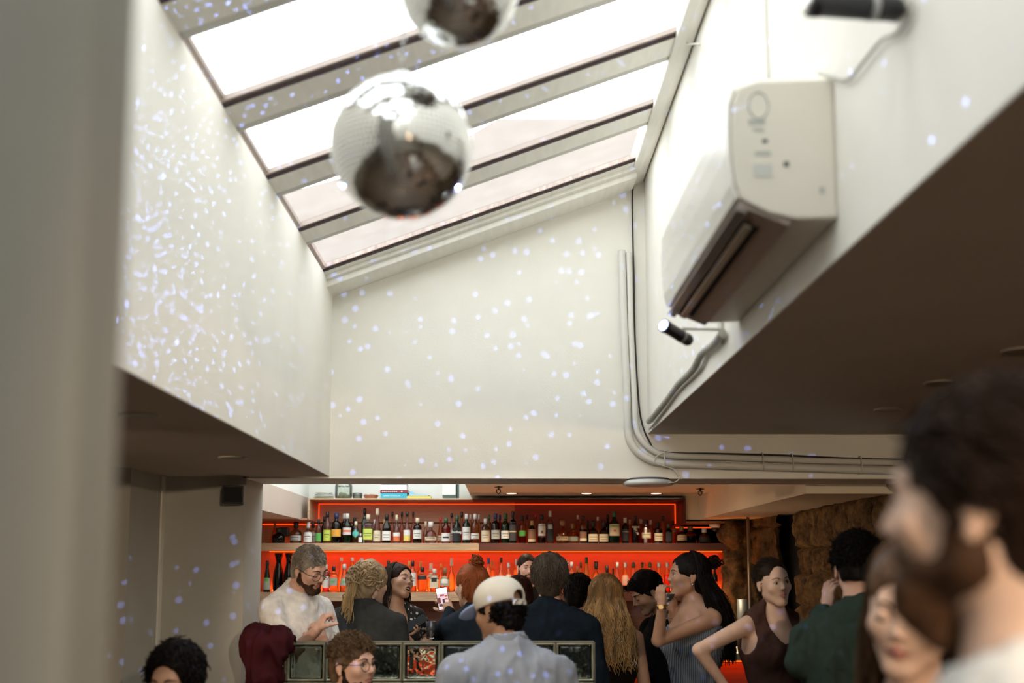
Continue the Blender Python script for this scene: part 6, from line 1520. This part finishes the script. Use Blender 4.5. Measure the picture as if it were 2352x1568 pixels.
# 16 man in a white cap and striped shirt
def capman(s):
    s.short_locks(900, .030, .0032, -.2, .008, .014, zmin=-.10, zmax=-.0, comb=(0, -.4, -.5), fw=1.8, base=.010, jit=.6); s.cap_hair(.008, .05, -.105, .008, 44, curl=True, side=.0, extra=lambda s, v: v.bx(s.H(0, 0, .12), (.2, .2, .105), s.Rh, .01, .005, 0, '-'))
    cm = mat('off_white_twill', (.66, .62, .54), .85, var=.05, vscale=14, bump=.2, bscale=300)
    v = Vox(s.c - .17, s.c + .19, .004); sc = s.sc
    v.ell(s.H(0, -.017, .048), np.array([.097, .115, .095]) * sc, s.Rh, .01); v.ell(s.H(0, -.017, .048), np.array([.086, .104, .084]) * sc, s.Rh, .0, 0, '-')
    v.half(s.H(0, .10, .012), s.Rh @ np.array([0, -.06, -1.]))
    v.ell(s.H(0, -.13, .036), np.array([.036, .05, .027]) * sc, s.Rh, .002, 0, '-')
    V, Q, _ = v.mesh(); n = vnormals(V, Q); V = V + n * (fbm(V * 12, 3, 2) * .004)[:, None]
    crown = arr_mesh('baseball_cap', V, Q, cm, s.t)
    bm = BM(); pts = [Vector(s.H(math.sin(a) * .097, -.017 - math.cos(a) * .116, .014 - .003 * math.cos(a))) for a in np.linspace(-.5, .5, 11)]
    for i in range(10):
        a, b = pts[i], pts[i + 1]; up = Vector(s.Rh[:, 2]); q = [bm.verts.new(x) for x in (a - up * .011, b - up * .011, b + up * .011, a + up * .011)]; bm.faces.new(q)
    o = meshobj('cap_strap', bm, cm, s.t); sm = o.modifiers.new('thick', 'SOLIDIFY'); sm.thickness = .003
    v = Vox(s.c - .25, s.c + .25, .005)
    v.ell(s.H(0, .105, .030), np.array([.078, .085, .011]) * sc, s.Rh @ np.array([[1, 0, 0], [0, math.cos(-.30), -math.sin(-.30)], [0, math.sin(-.30), math.cos(-.30)]]), .004); v.ell(s.H(0, -.015, .03), np.array([.092, .108, .2]) * sc, s.Rh, .0, 0, '-')
    V, Q, _ = v.mesh(); arr_mesh('cap_brim', V, Q, mat('pale_blue_brim', (.40, .53, .85), .7), s.t)
    s.collar(stripes('collar_stripes', (.38, .41, .46), (.10, .13, .19), 150, axis=2), .050, .076)
p = Person('cap_man', 'man from behind in an off-white baseball cap and blue striped shirt', 1143, 1404, 4.45, -128, -14, 4, byaw=-168, sc=1.02, skin_c='brown', hair='black', width=1.15, sho=.215, neck=.165)
p.build(.6, 'shirt', stripes('blue_white_stripes', (.42, .44, .48), (.15, .19, .27), 145), hairfn=capman, folds=.028, off=.018)
g_ = p.garment.data; g_.materials.append(stripes('yoke_stripes', (.42, .44, .48), (.15, .19, .27), 145, axis=2))
for q in g_.polygons:
    l_ = p.Rb.T @ (np.array(q.center) - p.N)
    if l_[1] < .0 and l_[2] > -.20 and abs(l_[0]) < .20: q.material_index = 1
p2 = p
# 17 seated man with round glasses
def curly(s): s.cap_hair(.008, .055, -.07, .006, 30); s.cap_hair(.008, .060, .03, .006, 44, top=.008, curl=True, name='curls'); s.short_locks(900, .026, .0030, .060, .008, .010, base=.012, jit=.6, zmin=.04, comb=(0, .5, .3), fw=1.8); s.beard(.004, rough=.003); s.glasses(mat('thin_black_frame', (.02, .018, .016), .3), .022)
p = Person('seated_glasses', 'seated man with brown curls, beard and round glasses in front of the glass blocks', 812, 1527, 4.7, 56, 2, 0, byaw=45, sc=1.04, skin_c='pink', hair='brown', brow='darkbrown', group='seated guests')
p.seat = True; p.hm = hairm('light_brown_curls', (.13, .08, .045))
p.build(.3, 'tee', cloth('dark_grey_tee', (.05, .05, .055)), hairfn=curly)
# 18 seated man at bottom left
p = Person('seated_left', 'seated man with thick black hair in front of the grey wall at bottom left', 404, 1560, 3.75, -14, -14, 0, byaw=-10, sc=1.02, skin_c='warm', hair='black', group='seated guests', eyes='closed')
p.seat = True
p.build(.3, 'tee', cloth('dark_grey_tee', (.05, .05, .055)), hairfn=lambda s: (s.cap_hair(.012, .078, -.08, .006, 24, top=.004), s.short_locks(1200, .040, .0034, .086, .005, .008, base=.012, zmin=-.03, comb=(.2, .3, -.3))))
# stools under the two seated guests
for q, l in ((p, 'bar stool under the black-haired seated man'), (None, 'bar stool under the seated man with round glasses')):
    x, y = (q.N[0], q.N[1]) if q else (atY(812, 1527, 4.7).x - .03, 4.72); zs = (q.B(0, 0, -.73)[2] if q else 1.7 - .44 - .16 - .755)
    t = thing('bar_stool', l, 'stool', (x, y, 0), 'bar stools')
    one('seat', lambda b: lathe(b, [(.15, zs - .05), (.17, zs - .03), (.16, zs)], (x, y, 0), 24), mat('dark_seat', (.03, .02, .015), .5), t)
    for k in range(4):
        a = PI / 4 + k * PI / 2; one('leg', lambda b: cyl(b, (x + .1 * math.cos(a), y + .1 * math.sin(a), zs - .045), (x + .19 * math.cos(a), y + .19 * math.sin(a), 0), .013), black_pl, t)

# maroon coat thrown over the end of the partition
v = Vox(atY(540, 1580, 5.3) - Vector((0, .15, .3)), atY(690, 1420, 5.5) + Vector((0, .2, .1)), .008)
for (x0, y0, x1, y1, r0, r1, Y) in [(590, 1462, 640, 1468, .06, .06, 5.34), (580, 1475, 590, 1530, .055, .05, 5.29), (610, 1480, 620, 1555, .055, .05, 5.29), (640, 1470, 632, 1560, .045, .03, 5.28), (610, 1458, 655, 1475, .045, .035, 5.44), (590, 1455, 570, 1490, .04, .04, 5.42), (600, 1560, 585, 1640, .06, .05, 5.28), (630, 1480, 668, 1478, .04, .03, 5.33)]:
    v.cap(atY(x0, y0, Y), atY(x1, y1, Y), r0, r1, .03)
V, Q, _ = v.mesh(); n = vnormals(V, Q); f = fbm(V * np.array([7, 7, 3]), 9, 2); V = V + n * ((np.abs(fbm(V * np.array([13, 13, 4]) + f[:, None] * 3, 3, 2)) * -.09 + .018))[:, None]
tag(arr_mesh('coat', V, Q, mat('maroon_coat_cloth', (.050, .006, .010), .8, var=.4, vscale=6, spec=.15)), 'maroon coat draped over the left end of the glass block partition', 'coat')
# tumbler on the partition side
tg = atY(990, 1446, 6.2); t = thing('tumbler', 'small clear tumbler between the laughing woman and the navy blazer', 'glass', tg)
one('glass_body', lambda b: lathe(b, [(.026, -.05), (.032, .05), (.030, .05), (.025, -.04), (.0001, -.04)], tg, 20), tint_glass('clear_glass', (.93, .93, .92)), t)
one('drink', lambda b: lathe(b, [(.0245, -.038), (.028, .01), (.0001, .011)], tg, 20), tint_glass('pale_drink', (.9, .7, .5)), t)

wc = atY(1705, 1376, 7.85); t = thing('wine_cooler', 'tall dark steel cylinder behind the shoulder of the brown tank top', 'cooler', (wc.x, 7.85, 1.09))
one('cylinder', lambda b: lathe(b, [(.040, 0), (.040, wc.z - 1.09), (.037, wc.z - 1.09), (.037, .01), (.0001, .01)], (wc.x, 7.85, 1.0905), 24), mat('brushed_steel', (.10, .11, .10), .5, .6), t)
